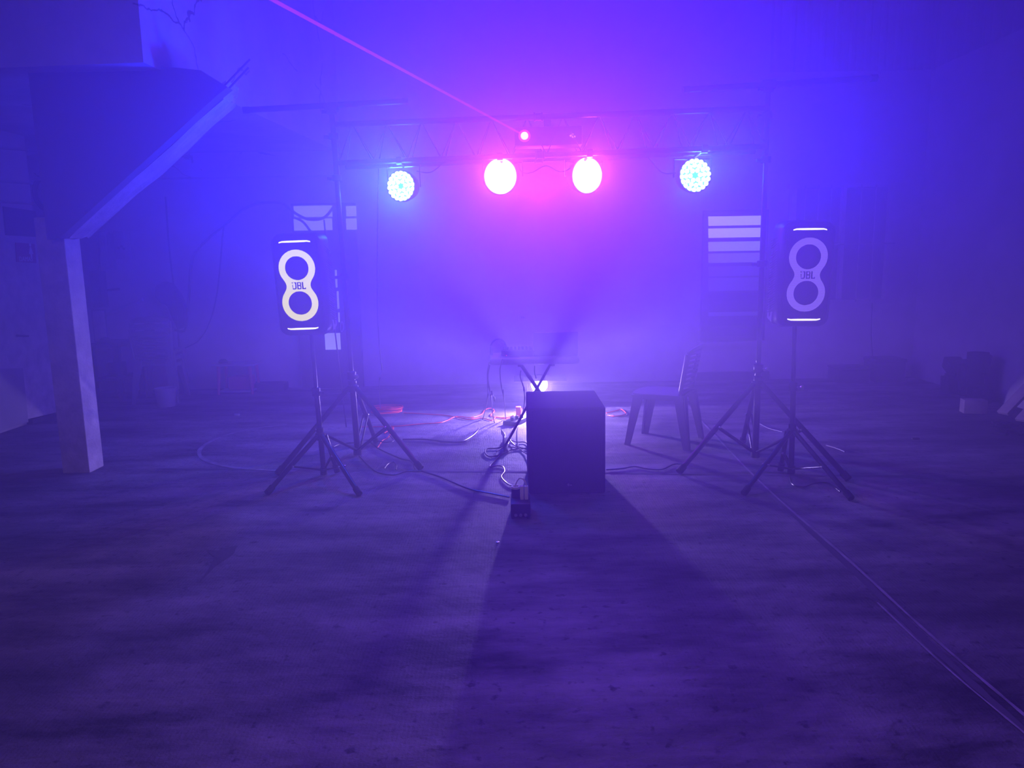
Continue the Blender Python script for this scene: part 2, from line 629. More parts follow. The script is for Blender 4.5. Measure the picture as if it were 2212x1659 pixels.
strip('trim_4', [onz(*p) for p in ((640, 1018), (560, 1015), (490, 1008), (445, 995), (430, 978), (445, 960), (490, 940), (550, 926), (620, 918))], 0.035, M['chalk'])
strip('trim_5', [onz(340, 1013), onz(1000, 1018), onz(1990, 1030)], 0.045, M['groove'], 0.002)
strip('trim_6', [onz(*p) for p in ((1505, 900), (1640, 1040), (1835, 1213), (2015, 1378), (2240, 1570))], 0.014, M['chalk'], 0.004)
strip('trim_7', [onz(*p) for p in ((1895, 1303), (2040, 1440), (2230, 1600))], 0.009, M['chalk'], 0.004)
strip('trim_8', [onz(*p) for p in ((1640, 1046), (1835, 1225), (2005, 1390), (2225, 1590))], 0.032, M['groove'], 0.002)
b = B()
poly = [onz(*p, 0.003) for p in ((513, 1178), (505, 1196), (478, 1213), (462, 1226), (440, 1248), (424, 1262), (446, 1236), (456, 1218), (464, 1203), (449, 1192), (446, 1187), (470, 1189), (488, 1183))]
b.faces.new([b.verts.new(p) for p in poly])
struct('trim_9', b, M['stain'])

# ------------------------------------------------------------------ back wall: doors, windows
def rect_px(bm, u0, v0, u1, v1, Y, t, bev=0.0):
    """a slab facing the yard whose face covers these pixels at depth Y"""
    p, q = ony(u0, v0, Y), ony(u1, v1, Y)
    box(bm, ((p.x + q.x) / 2, Y + t / 2, (p.z + q.z) / 2), (abs(q.x - p.x), t, abs(p.z - q.z)), bev=bev)
    return bm

# dark metal door with lit upper lights, behind the left speaker
p, q = ony(628, 440, 9.2), ony(784, 832, 9.2)
b = B(); box(b, ((p.x + q.x) / 2, 9.26, p.z / 2), (q.x - p.x, 0.12, p.z))
d1 = struct('door_1', b, M['dark_door'])
for (u0, v0, u1, v1) in ((634, 445, 718, 468), (634, 473, 718, 497), (747, 445, 770, 467), (747, 472, 771, 496), (723, 583, 729, 621), (727, 629, 733, 667), (730, 675, 734, 696), (701, 720, 736, 755)):
    b = B(); rect_px(b, u0, v0, u1, v1, 9.185, 0.012)
    struct('pane', b, M['pane'], d1)
b = B(); tube(b, [ony(738.5 + 3 * math.cos(a), 706 + 11 * math.sin(a), 9.17) for a in [k * math.pi / 8 for k in range(17)]], 0.006, smooth=False)
struct('door_ring', b, M['steel'], d1)

# louvred window between the right lamp stand and the chair
p, q = ony(1520, 455, 9.25), ony(1650, 735, 9.25)
b = B(); box(b, ((p.x + q.x) / 2, 9.27, (p.z + q.z) / 2), (q.x - p.x, 0.08, p.z - q.z))
w1 = struct('window_1', b, M['dark_door'])
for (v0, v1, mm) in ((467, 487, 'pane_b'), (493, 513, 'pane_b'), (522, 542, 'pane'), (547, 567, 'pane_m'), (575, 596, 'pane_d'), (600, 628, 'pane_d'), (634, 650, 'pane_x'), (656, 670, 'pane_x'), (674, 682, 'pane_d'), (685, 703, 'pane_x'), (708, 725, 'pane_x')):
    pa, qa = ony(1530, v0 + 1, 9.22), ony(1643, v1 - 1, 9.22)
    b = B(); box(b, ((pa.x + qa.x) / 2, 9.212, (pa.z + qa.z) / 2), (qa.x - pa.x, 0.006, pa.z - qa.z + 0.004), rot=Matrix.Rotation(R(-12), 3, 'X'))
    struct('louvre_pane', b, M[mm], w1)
b = B(); box(b, ((p.x + q.x) / 2, 9.24, q.z - 0.02), (q.x - p.x + 0.08, 0.14, 0.04)); struct('window_sill', b, M['wall'], w1)

# barred window behind the right speaker
p, q = ony(1712, 402, 9.2), ony(1922, 650, 9.2)
b = B(); box(b, ((p.x + q.x) / 2, 9.285, (p.z + q.z) / 2), (q.x - p.x, 0.04, p.z - q.z))
w2 = struct('window_2', b, M['pane_x'])
for u in (1712, 1820, 1922):
    a = ony(u, 520, 9.2)
    b = B(); box(b, (a.x, 9.24, (p.z + q.z) / 2), (0.06 if u != 1820 else 0.045, 0.08, p.z - q.z)); struct('window_frame', b, M['wall'], w2)
for z_ in (p.z, q.z):
    b = B(); box(b, ((p.x + q.x) / 2, 9.24, z_), (q.x - p.x + 0.06, 0.08, 0.05)); struct('window_frame', b, M['wall'], w2)
for u in (1737, 1765, 1792, 1857, 1888):
    a = ony(u, 520, 9.15)
    b = B(); cyl(b, (a.x, 9.17, q.z), (a.x, 9.17, p.z), 0.008, seg=8); struct('window_bar', b, M['grey_box'], w2)
a = ony(1800, 528, 9.15)
b = B(); cyl(b, (p.x, 9.16, a.z), (q.x, 9.16, a.z), 0.008, seg=8); struct('window_bar', b, M['grey_box'], w2)

# dark strip standing in for the shadow at the back wall's plinth, right half
b = B(); box(b, (2.7, YB - 0.02, 0.05), (0.95, 0.04, 0.10)); struct('shade_band_back', b, M['dark_box'])

# corrugated sheets above the right side
def corrugated(x0, y0, x1, y1, z0, z1, nrm, pitch=0.16, amp=0.018):
    bm = B()
    P0, P1 = Vector((x0, y0, 0)), Vector((x1, y1, 0))
    Ln = (P1 - P0).length
    n = int(Ln / pitch) * 6
    nrm = Vector(nrm)
    lo, hi = [], []
    for i in range(n + 1):
        t = i / n
        k = i % 6
        a = (0, 0, 1, 1, 0.15, 0)[k] * amp
        p_ = P0.lerp(P1, t) + nrm * a
        lo.append(bm.verts.new((p_.x, p_.y, z0))); hi.append(bm.verts.new((p_.x, p_.y, z1)))
    for i in range(n):
        bm.faces.new((lo[i], lo[i + 1], hi[i + 1], hi[i]))
    return bm

zc = ony(1700, 155, 9.15).z
xc = ony(1668, 80, 9.15).x
single('corrugated_sheet', corrugated(xc, 9.18, XR - 0.02, 9.18, zc, 5.9, (0, -1, 0)), M['grey_box'],
       'ribbed metal sheeting high on the back wall at upper right', 'metal sheet', sm=False)
single('corrugated_sheet', corrugated(XR - 0.06, 9.12, XR - 0.06, 3.0, zc, 5.9, (-1, 0, 0)), M['grey_box'],
       'ribbed metal sheeting high on the right wall, nearest the right edge', 'metal sheet', sm=False)

# small fittings on the back wall
t = thing('wall_socket', 'small white socket plate on the back wall above the laptop', 'socket', ony(1126, 686, 9.29))
b = B(); rect_px(b, 1122, 681, 1137, 690, 9.275, 0.02, bev=0.003); part('plate', b, M['white_plastic'], t)
b = B(); rect_px(b, 1126, 684, 1128.5, 687, 9.268, 0.008); rect_px(b, 1130, 684, 1132.5, 687, 9.268, 0.008); part('socket_hole', b, M['logo_dark'], t)
b = B(); rect_px(b, 1116, 681, 1118.5, 690, 9.275, 0.02); part('side_strip', b, M['white_plastic'], t)
for u, v, side in ((1083, 663, 'left'), (1171, 662, 'right')):
    b = B(); lathe(b, ony(u, v, 9.30), (0, -1, 0), [(0, 0.03), (0.008, 0.028), (0.012, 0.018), (0.008, 0.004), (0.005, 0)], 12)
    single('wall_hook', b, M['steel'], 'tiny shiny hook on the back wall, %s of the pair above the socket plate' % side, 'hook', 'hooks above the socket plate')

# ------------------------------------------------------------------ left wall: toilet door and what hangs there
xw = XL + 0.012
def quad_x(bm, pts, X, t=0.012):
    return prism(bm, [onx(u, v, X) for u, v in pts], (t, 0, 0))
b = B(); quad_x(b, ((-30, 518), (78, 521), (116, 893), (-30, 935)), XL + 0.002, 0.03)
dr = struct('door_2', b, M['column'])
b = B(); quad_x(b, ((5, 446), (74, 456), (82, 512), (11, 508)), XL + 0.002, 0.012); struct('transom_opening', b, M['dark_box'], dr)
b = B(); cyl(b, onx(36, 725, XL + 0.05), onx(61, 726, XL + 0.05), 0.010, seg=10); cyl(b, onx(37, 725, XL + 0.05), onx(37, 725, XL), 0.012, seg=10); struct('door_handle', b, M['dark_box'], dr)
b = B(); quad_x(b, ((-30, 797), (44, 795), (56, 912), (-30, 938)), XL + 0.034, 0.025)
single('leaning_board', b, M['grey_box'], 'grey board fixed low on the pale toilet door at the left edge', 'board')
b = B(); quad_x(b, ((57, 906), (121, 891), (123, 899), (58, 916)), XL + 0.04, 0.06)
single('door_sill', b, M['dark_box'], 'dark sill bar on the floor under the toilet door', 'sill')
for v, lab in ((322, 'upper'), (394, 'middle'), (438, 'lower')):
    b = B(); tube(b, [onx(-20, v - 4, XL + 0.012), onx(62 + (v - 322) * .1, v + 2, XL + 0.012)], 0.012, smooth=False)
    single('conduit', b, M['grey_box'], '%s of three thin conduits running along the left wall above the toilet door' % lab, 'conduit', 'conduits above the toilet door')
# the sign on the door
t = thing('restroom_sign', 'small red sign reading DAMAS with a white figure on the toilet door', 'sign', onx(54, 568, XL + 0.05))
b = B(); quad_x(b, ((32, 524), (73, 527), (77, 568), (35, 566)), XL + 0.034, 0.008); part('sign_plate', b, M['sign_red'], t)
b = txt('DAMAS', 0.065, 0.003)
bmesh.ops.rotate(b, cent=(0, 0, 0), matrix=Matrix.Rotation(R(90), 3, 'Z'), verts=b.verts)
bmesh.ops.translate(b, vec=onx(56, 560, XL + 0.046), verts=b.verts)
part('lettering', b, M['sign_white'], t)
b = B(); c = onx(66, 540, XL + 0.046)
lathe(b, c + Vector((0, 0, 0.05)), (1, 0, 0), [(0, 0), (0.016, 0), (0.016, 0.003), (0, 0.003)], 14)
prism(b, [c + Vector((0, dy, dz_)) for dy, dz_ in ((-0.008, 0.03), (0.008, 0.03), (0.035, -0.04), (0.012, -0.04), (0.012, -0.08), (-0.012, -0.08), (-0.012, -0.04), (-0.035, -0.04))], (0.003, 0, 0))
part('figure', b, M['sign_white'], t)
# hose coil hanging behind the stair column
cc = ony(105, 418, 9.22)
b = B()
for k in range(3):
    tube(b, [cc + Vector((math.cos(a) * (0.14 + .008 * k), -0.02 * k, math.sin(a) * (0.18 + .01 * k))) for a in [i * math.pi / 8 for i in range(17)]], 0.012, 8, 3)
tube(b, [cc + Vector((0.02, -0.01, 0.15)), cc + Vector((0.03, 0, 0.4)), cc + Vector((0.0, 0, 0.85))], 0.010)
tube(b, [cc + Vector((0.06, -0.03, -0.13)), cc + Vector((0.02, -0.03, -0.27)), cc + Vector((-0.18, -0.02, -0.42))], 0.010)
single('hose_coil', b, M['dark_box'], 'dark hose coil hanging on the shaded back wall left of the stair column', 'hose')

# ------------------------------------------------------------------ clutter at the back left
# meter boxes
for (u0, v0, u1, v1, Y, mm, nm, lab, cat) in (
        (212, 502, 238, 582, 9.1, 'grey_box', 'meter_box', 'narrow grey meter box on the back wall beside the stair column', 'meter box'),
        (243, 498, 272, 560, 9.1, 'grey_box', 'breaker_box', 'squarer grey breaker box with three round knockouts on the back wall', 'breaker box'),
        (192, 586, 221, 664, 9.0, 'dark_box', 'wall_cabinet', 'small dark cabinet hanging under the meter boxes', 'cabinet'),
        (196, 668, 234, 740, 8.9, 'grey_box', 'panel_board', 'pale square board standing on the dark workbench', 'board')):
    t = thing(nm, lab, cat, ony((u0 + u1) / 2, v1, Y))
    b = B(); rect_px(b, u0, v0, u1, v1, Y, min(0.16, 9.295 - Y) if nm != 'panel_board' else 0.03, bev=0.008); part('body', b, M[mm], t)
    if nm == 'meter_box':
        for uu in (219, 226, 232):
            b = B(); rect_px(b, uu - 2, 508, uu + 1, 530, Y - 0.008, 0.01); part('meter_slot', b, M['dark_box'], t)
    if nm == 'breaker_box':
        for uu, vv in ((262, 559 - 15), (256, 548), (267, 549)):
            b = B(); lathe(b, ony(uu, vv - 12, Y - 0.006), (0, 1, 0), [(0, 0), (0.016, 0), (0.016, 0.012), (0, 0.012)], 14); part('knockout', b, M['dark_box'], t)
    if nm in ('wall_cabinet', 'panel_board'):
        b = B(); rect_px(b, u0 + 3, v0 + 4, u1 - 3, v1 - 4, Y - 0.008, 0.01, bev=0.003); part('front_panel', b, M['dark_box' if nm == 'wall_cabinet' else 'column'], t)
b = B(); tube(b, [ony(u, v, 9.15) for u, v in ((216, 500), (214, 560), (216, 620), (222, 628), (258, 624))], 0.014)
single('conduit', b, M['dark_box'], 'dark bent conduit running down beside the grey meter box', 'conduit')
b = B(); cyl(b, ony(231, 679, 8.7), ony(308, 647, 8.7), 0.022, seg=12)
single('lamp_tube', b, M['white_plastic'], 'white tube slanting above the dark workbench', 'tube')

# dark workbench
t = thing('workbench', 'dark workbench with jumble under it behind the stair column', 'workbench', (-4.5, 8.55, 0))
wl, wr = ony(200, 745, 8.6), ony(270, 745, 8.6)
b = B(); box(b, ((wl.x + wr.x) / 2, 8.75, wl.z), (wr.x - wl.x, 0.6, 0.045), bev=0.006); part('bench_top', b, M['dark_box'], t)
for x_ in (wl.x + 0.04, wr.x - 0.04):
    for y_ in (8.5, 9.0):
        b = B(); box(b, (x_, y_, wl.z / 2 - 0.01), (0.05, 0.05, wl.z - 0.02)); part('leg', b, M['dark_box'], t)
b = B(); box(b, ((wl.x + wr.x) / 2, 8.75, 0.25), (wr.x - wl.x - 0.05, 0.5, 0.03)); part('lower_shelf', b, M['dark_box'], t)
b = B(); box(b, ((wl.x + wr.x) / 2, 8.72, 0.266 + 0.08), (0.14, 0.2, 0.16), bev=0.015); single('storage_box', b, M['dark_box'], 'small dark box on the lower shelf of the workbench', 'box')
b = B(); lathe(b, ony(228, 744, 8.6), (0, 0, 1), [(0, 0), (0.06, 0), (0.07, 0.03), (0.05, 0.07), (0.0, 0.085)], 18)
single('black_helmet', b, M['black_plastic'], 'small shiny black dome lying on the workbench edge', 'dome')

# jacket hanging on the back wall
b = B()
jp = [ony(u, v, 9.2) for u, v in ((335, 618), (352, 608), (372, 612), (392, 640), (402, 668), (400, 706), (383, 712), (372, 690), (360, 660), (345, 655), (333, 640))]
prism(b, jp, (0, 0.06, 0))
bmesh.ops.bevel(b, geom=list(b.edges), offset=0.012, segments=2, affect='EDGES')
single('hanging_cloth', b, M['dark_box'], 'dark cloth bundle hanging on the back wall above the stacked chairs', 'cloth')

# hoses and wires on the back-left wall
for pts, r, lab in (
        (((378, 712), (392, 716), (402, 705), (408, 640), (412, 580), (420, 548), (450, 515), (490, 482), (530, 450), (570, 438), (610, 440), (640, 462), (668, 474), (700, 470), (722, 445)), 0.016, 'thick black hose looping from above the stacked chairs to the dark door'),
        (((488, 480), (482, 500), (477, 560), (468, 640), (452, 700), (430, 735), (400, 752)), 0.009, 'thin black wire curving down the wall left of the yellow-ringed speaker'),
        (((358, 425), (364, 520), (374, 610), (382, 680), (388, 760)), 0.010, 'straight dark wire running down the wall above the stacked chairs'),
        (((636, 470), (655, 480), (675, 505)), 0.014, 'short black hose crossing the lit glass of the dark door'),
        (((1884, 655), (1882, 720), (1886, 790)), 0.006, 'thin dark wire hanging below the barred window')):
    b = B(); tube(b, [ony(u, v, 9.12) for u, v in pts], r)
    single('wall_cable', b, M['cable'], lab, 'cable')

# stacked white plastic chairs
def slot(cx, cz, w, h):
    return [(cx - w / 2, cz - h / 2), (cx + w / 2, cz - h / 2), (cx + w / 2, cz + h / 2), (cx - w / 2, cz + h / 2)]

def make_chair(label, slotted=True):
    t = thing('plastic_chair', label, 'chair')
    # seat: softly dished slab with rounded front
    b = B()
    nx, ny = 12, 12
    top = {}
    for sgn in (0, 1):
        for i in range(nx + 1):
            for j in range(ny + 1):
                u_, v_ = i / nx * 2 - 1, j / ny * 2 - 1
                w_ = 0.215 - 0.02 * (v_ + 1) / 2
                x_ = u_ * w_ * (1 - 0.06 * max(0, -v_) ** 4)
                y_ = v_ * 0.215 - 0.01
                if v_ < 0:
                    y_ -= 0.02 * (1 - u_ * u_)
                z_ = 0.435 - 0.012 * (1 - u_ * u_) * (1 - v_ * v_) - 0.03 * max(0, -v_ - 0.6) - 0.012 * abs(u_) ** 6
                top[sgn, i, j] = b.verts.new((x_, y_, z_ - 0.014 * sgn))
    for sgn in (0, 1):
        for i in range(nx):
            for j in range(ny):
                b.faces.new((top[sgn, i, j], top[sgn, i + 1, j], top[sgn, i + 1, j + 1], top[sgn, i, j + 1]))
    for i in range(nx):
        b.faces.new((top[0, i, 0], top[0, i + 1, 0], top[1, i + 1, 0], top[1, i, 0]))
        b.faces.new((top[0, i, ny], top[0, i + 1, ny], top[1, i + 1, ny], top[1, i, ny]))
        b.faces.new((top[0, 0, i], top[0, 0, i + 1], top[1, 0, i + 1], top[1, 0, i]))
        b.faces.new((top[0, nx, i], top[0, nx, i + 1], top[1, nx, i + 1], top[1, nx, i]))
    # apron under the seat edge
    for y_ in (-0.215,):
        box(b, (0, y_, 0.40), (0.36, 0.012, 0.05), bev=0.004)
    for sx in (-1, 1):
        box(b, (sx * 0.198, 0, 0.405), (0.012, 0.40, 0.045), bev=0.004)
    part('seat', b, M['chair'], t, world=False)
    for sx in (-1, 1):
        for sy in (-1, 1):
            b = B()
            # angle-section leg: wide at the top, narrow and splayed at the foot
            tx, ty = sx * 0.185, sy * 0.19
            fx, fy = sx * 0.235, sy * 0.255
            for (wx, wy, ox, oy) in ((0.075, 0.014, -sx * 0.03, sy * 0.012), (0.014, 0.075, sx * 0.012, -sy * 0.03)):
                lo = [Vector((fx + ox * .5 + a * wx * .28, fy + oy * .5 + c * wy * (.28 if wy > .03 else .5), 0.0)) for a, c in ((-1, -1), (1, -1), (1, 1), (-1, 1))]
                hi = [Vector((tx + ox + a * wx * .5, ty + oy + c * wy * .5, 0.425)) for a, c in ((-1, -1), (1, -1), (1, 1), (-1, 1))]
                A = [b.verts.new(p_) for p_ in lo]; C = [b.verts.new(p_) for p_ in hi]
                for k in range(4):
                    b.faces.new((A[k], A[(k + 1) % 4], C[(k + 1) % 4], C[k]))
                b.faces.new(A); b.faces.new(C)
            part('leg', b, M['chair'], t, world=False)
    # backrest
    hgt = 0.40
    outer = []
    for k in range(13):
        a = math.pi * k / 12
        outer.append((0.205 * math.cos(a) if abs(math.cos(a)) < 1 else 0.205 * math.cos(a), hgt - 0.05 + 0.05 * math.sin(a)))
    outer += [(-0.20, 0.2), (-0.175, 0.0), (-0.06, 0.0), (0.06, 0.0), (0.175, 0.0), (0.20, 0.2)]
    holes = []
    if slotted:
        for r_ in range(8):
            for sx in (-1, 1):
                holes.append(slot(sx * 0.105, 0.055 + r_ * 0.038, 0.12, 0.016))
    b = flat([outer] + holes, 0.012)
    for v in b.verts:
        x_, y_, z_ = v.co
        v.co = Vector((x_, y_ + 0.20 + z_ * 0.20 - 0.9 * x_ * x_, 0.43 + z_ * 0.97))
    part('backrest', b, M['chair'], t, world=False)
    for sx in (-1, 1):
        b = B(); tube(b, [(sx * 0.185, 0.165, 0.42), (sx * 0.20, 0.195, 0.58), (sx * 0.208, 0.225, 0.76)], 0.014, 8, 4)
        part('back_post', b, M['chair'], t, world=False)
    return t

ch = make_chair('lone white plastic chair standing on the floor right of the black subwoofer', slotted=True)
ch.location = (1.26, 6.14, 0)
ch.rotation_euler = (0, 0, R(-118))
sp = onz(340, 868)
for k, lab in enumerate(('white slat-backed plastic chair, bottom one of the stack at the back wall',
                         'white slat-backed plastic chair, middle one of the stack at the back wall',
                         'white slat-backed plastic chair, top one of the stack at the back wall')):
    c = copy_tree(ch)
    c.location = (sp.x, sp.y + 0.12 + 0.02 * k, 0.075 * k)
    c.rotation_euler = (0, 0, R(180 + 8))
    c['label'] = lab
    c['group'] = 'stacked white plastic chairs'

# bucket
bp = onz(369, 874)
t = thing('bucket', 'white plastic bucket on the floor in front of the stacked chairs', 'bucket', (bp.x, bp.y - .10, 0))
b = B(); lathe(b, (0, 0, 0), (0, 0, 1), [(0, 0.002), (0.085, 0.002), (0.088, 0.01), (0.108, 0.19), (0.114, 0.19), (0.114, 0.205), (0.104, 0.205), (0.084, 0.012), (0, 0.012)], 28); part('body', b, M['white_plastic'], t, world=False)
b = B(); tube(b, [(0.112 * math.cos(a), 0.05 * math.sin(a) - 0.06, 0.19 - 0.07 * math.sin(a)) for a in [k * math.pi / 8 for k in range(9)]], 0.003, 6, 3); part('handle', b, M['steel'], t, world=False)

# low pink-red stool-table
tp = onz(508, 853)
t = thing('low_table', 'low pale-topped table with a red lower body against the back wall', 'table', (tp.x, tp.y + 0.15, 0))
hz = ony(508, 789, tp.y).z
b = B(); box(b, (0, 0, hz), (0.50, 0.36, 0.022), bev=0.008); part('table_top', b, M['white_plastic'], t, world=False)
for sx in (-1, 1):
    for sy in (-1, 1):
        b = B(); cyl(b, (sx * 0.20, sy * 0.13, 0), (sx * 0.18, sy * 0.12, hz), 0.016, 0.02, seg=10); part('leg', b, M['red_plastic'], t, world=False)
b = B(); box(b, (0, 0, 0.035), (0.40, 0.28, 0.02), bev=0.006); part('lower_shelf', b, M['white_plastic'], t, world=False)
b = B(); box(b, (0.04, 0, 0.045 + 0.08), (0.26, 0.2, 0.155), bev=0.012)
bmesh.ops.translate(b, vec=Vector((tp.x, tp.y + 0.15, 0.003)), verts=b.verts)
single('crate', b, M['red_plastic'], 'red crate tucked on the shelf of the low table', 'crate')
b = B(); lathe(b, (tp.x - 0.17, tp.y + 0.15, hz + 0.011), (0, 0, 1), [(0, 0), (0.05, 0), (0.055, 0.02), (0.03, 0.045), (0, 0.05)], 16)
single('cap', b, M['dark_box'], 'small dark lump lying on the left of the low table', 'cap')
b = B(); box(b, (onz(590, 838).x, 9.1, 0.05), (0.45, 0.2, 0.10), bev=0.02)
single('dark_bag', b, M['dark_box'], 'low dark bag on the floor right of the low table', 'bag')
b = B(); box(b, (onz(392, 850).x, 9.0, 0.24), (0.10, 0.10, 0.48), bev=0.01)
single('gas_can', b, M['dark_box'], 'dark upright post-like can against the back wall right of the stacked chairs', 'can')
b = B(); box(b, onz(512, 896, 0.012), (0.055, 0.03, 0.02), bev=0.006)
single('paper_scrap', b, M['white_plastic'], 'tiny pale paper scrap on the floor left of the speaker stand', 'paper')

# ------------------------------------------------------------------ right side clutter
for (u0, v0, u1, v1, lab) in ((1812, 795, 1878, 838, 'lower dark box against the back wall below the barred window'),
                              (1893, 776, 1953, 838, 'taller dark box against the back wall near the right corner')):
    p, q = ony(u0, v0, 8.9), ony(u1, v1, 8.9)
    t = thing('storage_box', lab, 'box', ((p.x + q.x) / 2, 9.0, 0))
    h_ = p.z
    b = B(); box(b, ((p.x + q.x) / 2, 9.05, h_ * .42), (q.x - p.x, 0.32, h_ * .84), bev=0.01); part('body', b, M['dark_box'], t)
    b = B(); box(b, ((p.x + q.x) / 2, 9.05, h_ * .92), (q.x - p.x + 0.02, 0.34, h_ * .16), bev=0.012); part('lid', b, M['dark_box'], t)
cb = onz(2110, 894)
b = B(); box(b, (cb.x, cb.y + 0.06, 0.065), (0.20, 0.12, 0.13), rot=Matrix.Rotation(R(-12), 3, 'Z'), bev=0.004)
single('concrete_block', b, M['wood'], 'pale block on the floor by the right wall, left of the leaning planks', 'block')
for k, (u0, v0, u1, v1, w_, lab) in enumerate(((2165, 900, 2250, 812, 0.11, 'longer pale plank leaning on the right wall at the right edge'),
                                               (2203, 916, 2262, 850, 0.09, 'shorter pale plank leaning in front of the longer one at the right edge'))):
    a = onz(u0, v0); e = ony(u1, v1, a.y + 0.12)
    d = (e - a)
    b = B(); box(b, (a + e) / 2 + Vector((0, 0, 0.03)), (w_, 0.03, d.length), rot=d.to_track_quat('Z', 'Y').to_matrix(), bev=0.003)
    single('plank', b, M['wood'], lab, 'plank', 'leaning planks')
p = onz(2180, 880)
b = B()
for k in range(16):
    box(b, (4.76 + random.uniform(-.08, .03), 7.75 + random.uniform(-.3, .3), random.uniform(0.06, 0.45)), (random.uniform(.08, .18), random.uniform(.12, .3), random.uniform(.1, .22)),
        rot=Matrix.Rotation(random.uniform(-.3, .3), 3, 'Z') @ Matrix.Rotation(random.uniform(-.4, .4), 3, 'X'), bev=0.01)
single('rubble_pile', b, M['dark_box'], 'dark heap of scrap against the right wall behind the planks', 'scrap', kind='stuff')
b = B()
for k in range(26):
    q = onz(random.uniform(2150, 2215), random.uniform(912, 938), 0.012)
    box(b, q, (random.uniform(.04, .12), random.uniform(.03, .08), 0.02), rot=Matrix.Rotation(random.uniform(0, 3), 3, 'Z'), bev=0.004)
single('floor_debris', b, M['dark_box'], 'scattered dark leaves and chips on the floor at the right edge', 'debris', kind='stuff')
b = B(); box(b, onz(1977, 947, 0.008), (0.06, 0.03, 0.014), bev=0.005)
single('floor_chip', b, M['stain'], 'small dark chip lying alone on the floor at right', 'chip')

# ------------------------------------------------------------------ party speakers
def rrect(w, h, r, n=6):
    pts = []
    for cx, cz, a0_ in ((w / 2 - r, h / 2 - r, 0), (-w / 2 + r, h / 2 - r, 90), (-w / 2 + r, -h / 2 + r, 180), (w / 2 - r, -h / 2 + r, 270)):
        for k in range(n + 1):
            a = R(a0_ + 90 * k / n)
            pts.append((cx + r * math.cos(a), cz + r * math.sin(a)))
    return pts

def loft(bm, sections):
    """sections: (y, outline) with equal point counts"""
    rings = [[bm.verts.new((x, y, z)) for x, z in o] for y, o in sections]
    n = len(rings[0])
    for A, C in zip(rings, rings[1:]):
        for k in range(n):
            bm.faces.new((A[k], A[(k + 1) % n], C[(k + 1) % n], C[k]))
    bm.faces.new(list(reversed(rings[0])))
    bm.faces.new(rings[-1])
    return bm

def logo_letters():
    """the maker's lettering: spark of triangle and dots, then J B L in condensed capitals"""
    h = 0.046
    w = 0.0062
    x = -0.041
    loops = [[(x, h), (x + 0.011, h), (x + 0.0055, h - 0.009)],
             [(x + 0.003, 0.029), (x + 0.009, 0.029), (x + 0.009, 0.023), (x + 0.003, 0.023)],
             [(x + 0.003, 0.019), (x + 0.009, 0.019), (x + 0.009, 0.013), (x + 0.003, 0.013)]]
    x += 0.004
    # J
    loops.append([(x + 0.012, h), (x + 0.025, h), (x + 0.025, 0.009), (x + 0.021, 0.002), (x + 0.015, 0), (x + 0.006, 0), (x + 0.001, 0.003), (x, 0.009),
                  (x + w, 0.009), (x + 0.008, 0.0065), (x + 0.015, 0.0065), (x + 0.018, 0.010), (x + 0.018, h - 0.006), (x + 0.012, h - 0.006)])
    # B
    x += 0.030
    loops.append([(x, 0), (x + 0.019, 0), (x + 0.024, 0.004), (x + 0.024, 0.020), (x + 0.021, 0.024), (x + 0.024, 0.028), (x + 0.024, h - 0.004), (x + 0.019, h), (x, h)])
    loops.append([(x + w, 0.006), (x + 0.016, 0.006), (x + 0.018, 0.008), (x + 0.018, 0.018), (x + 0.016, 0.020), (x + w, 0.020)])
    loops.append([(x + w, 0.027), (x + 0.016, 0.027), (x + 0.018, 0.029), (x + 0.018, h - 0.008), (x + 0.016, h - 0.006), (x + w, h - 0.006)])
    # L
    x += 0.029
    loops.append([(x, 0), (x + 0.022, 0), (x + 0.022, 0.011), (x + 0.0175, 0.011), (x + 0.0165, 0.0065), (x + 0.0075, 0.0065), (x + 0.0075, h), (x, h)])
    return [[(a * 1.12, (c - h / 2) * 1.05) for a, c in lp] for lp in loops]

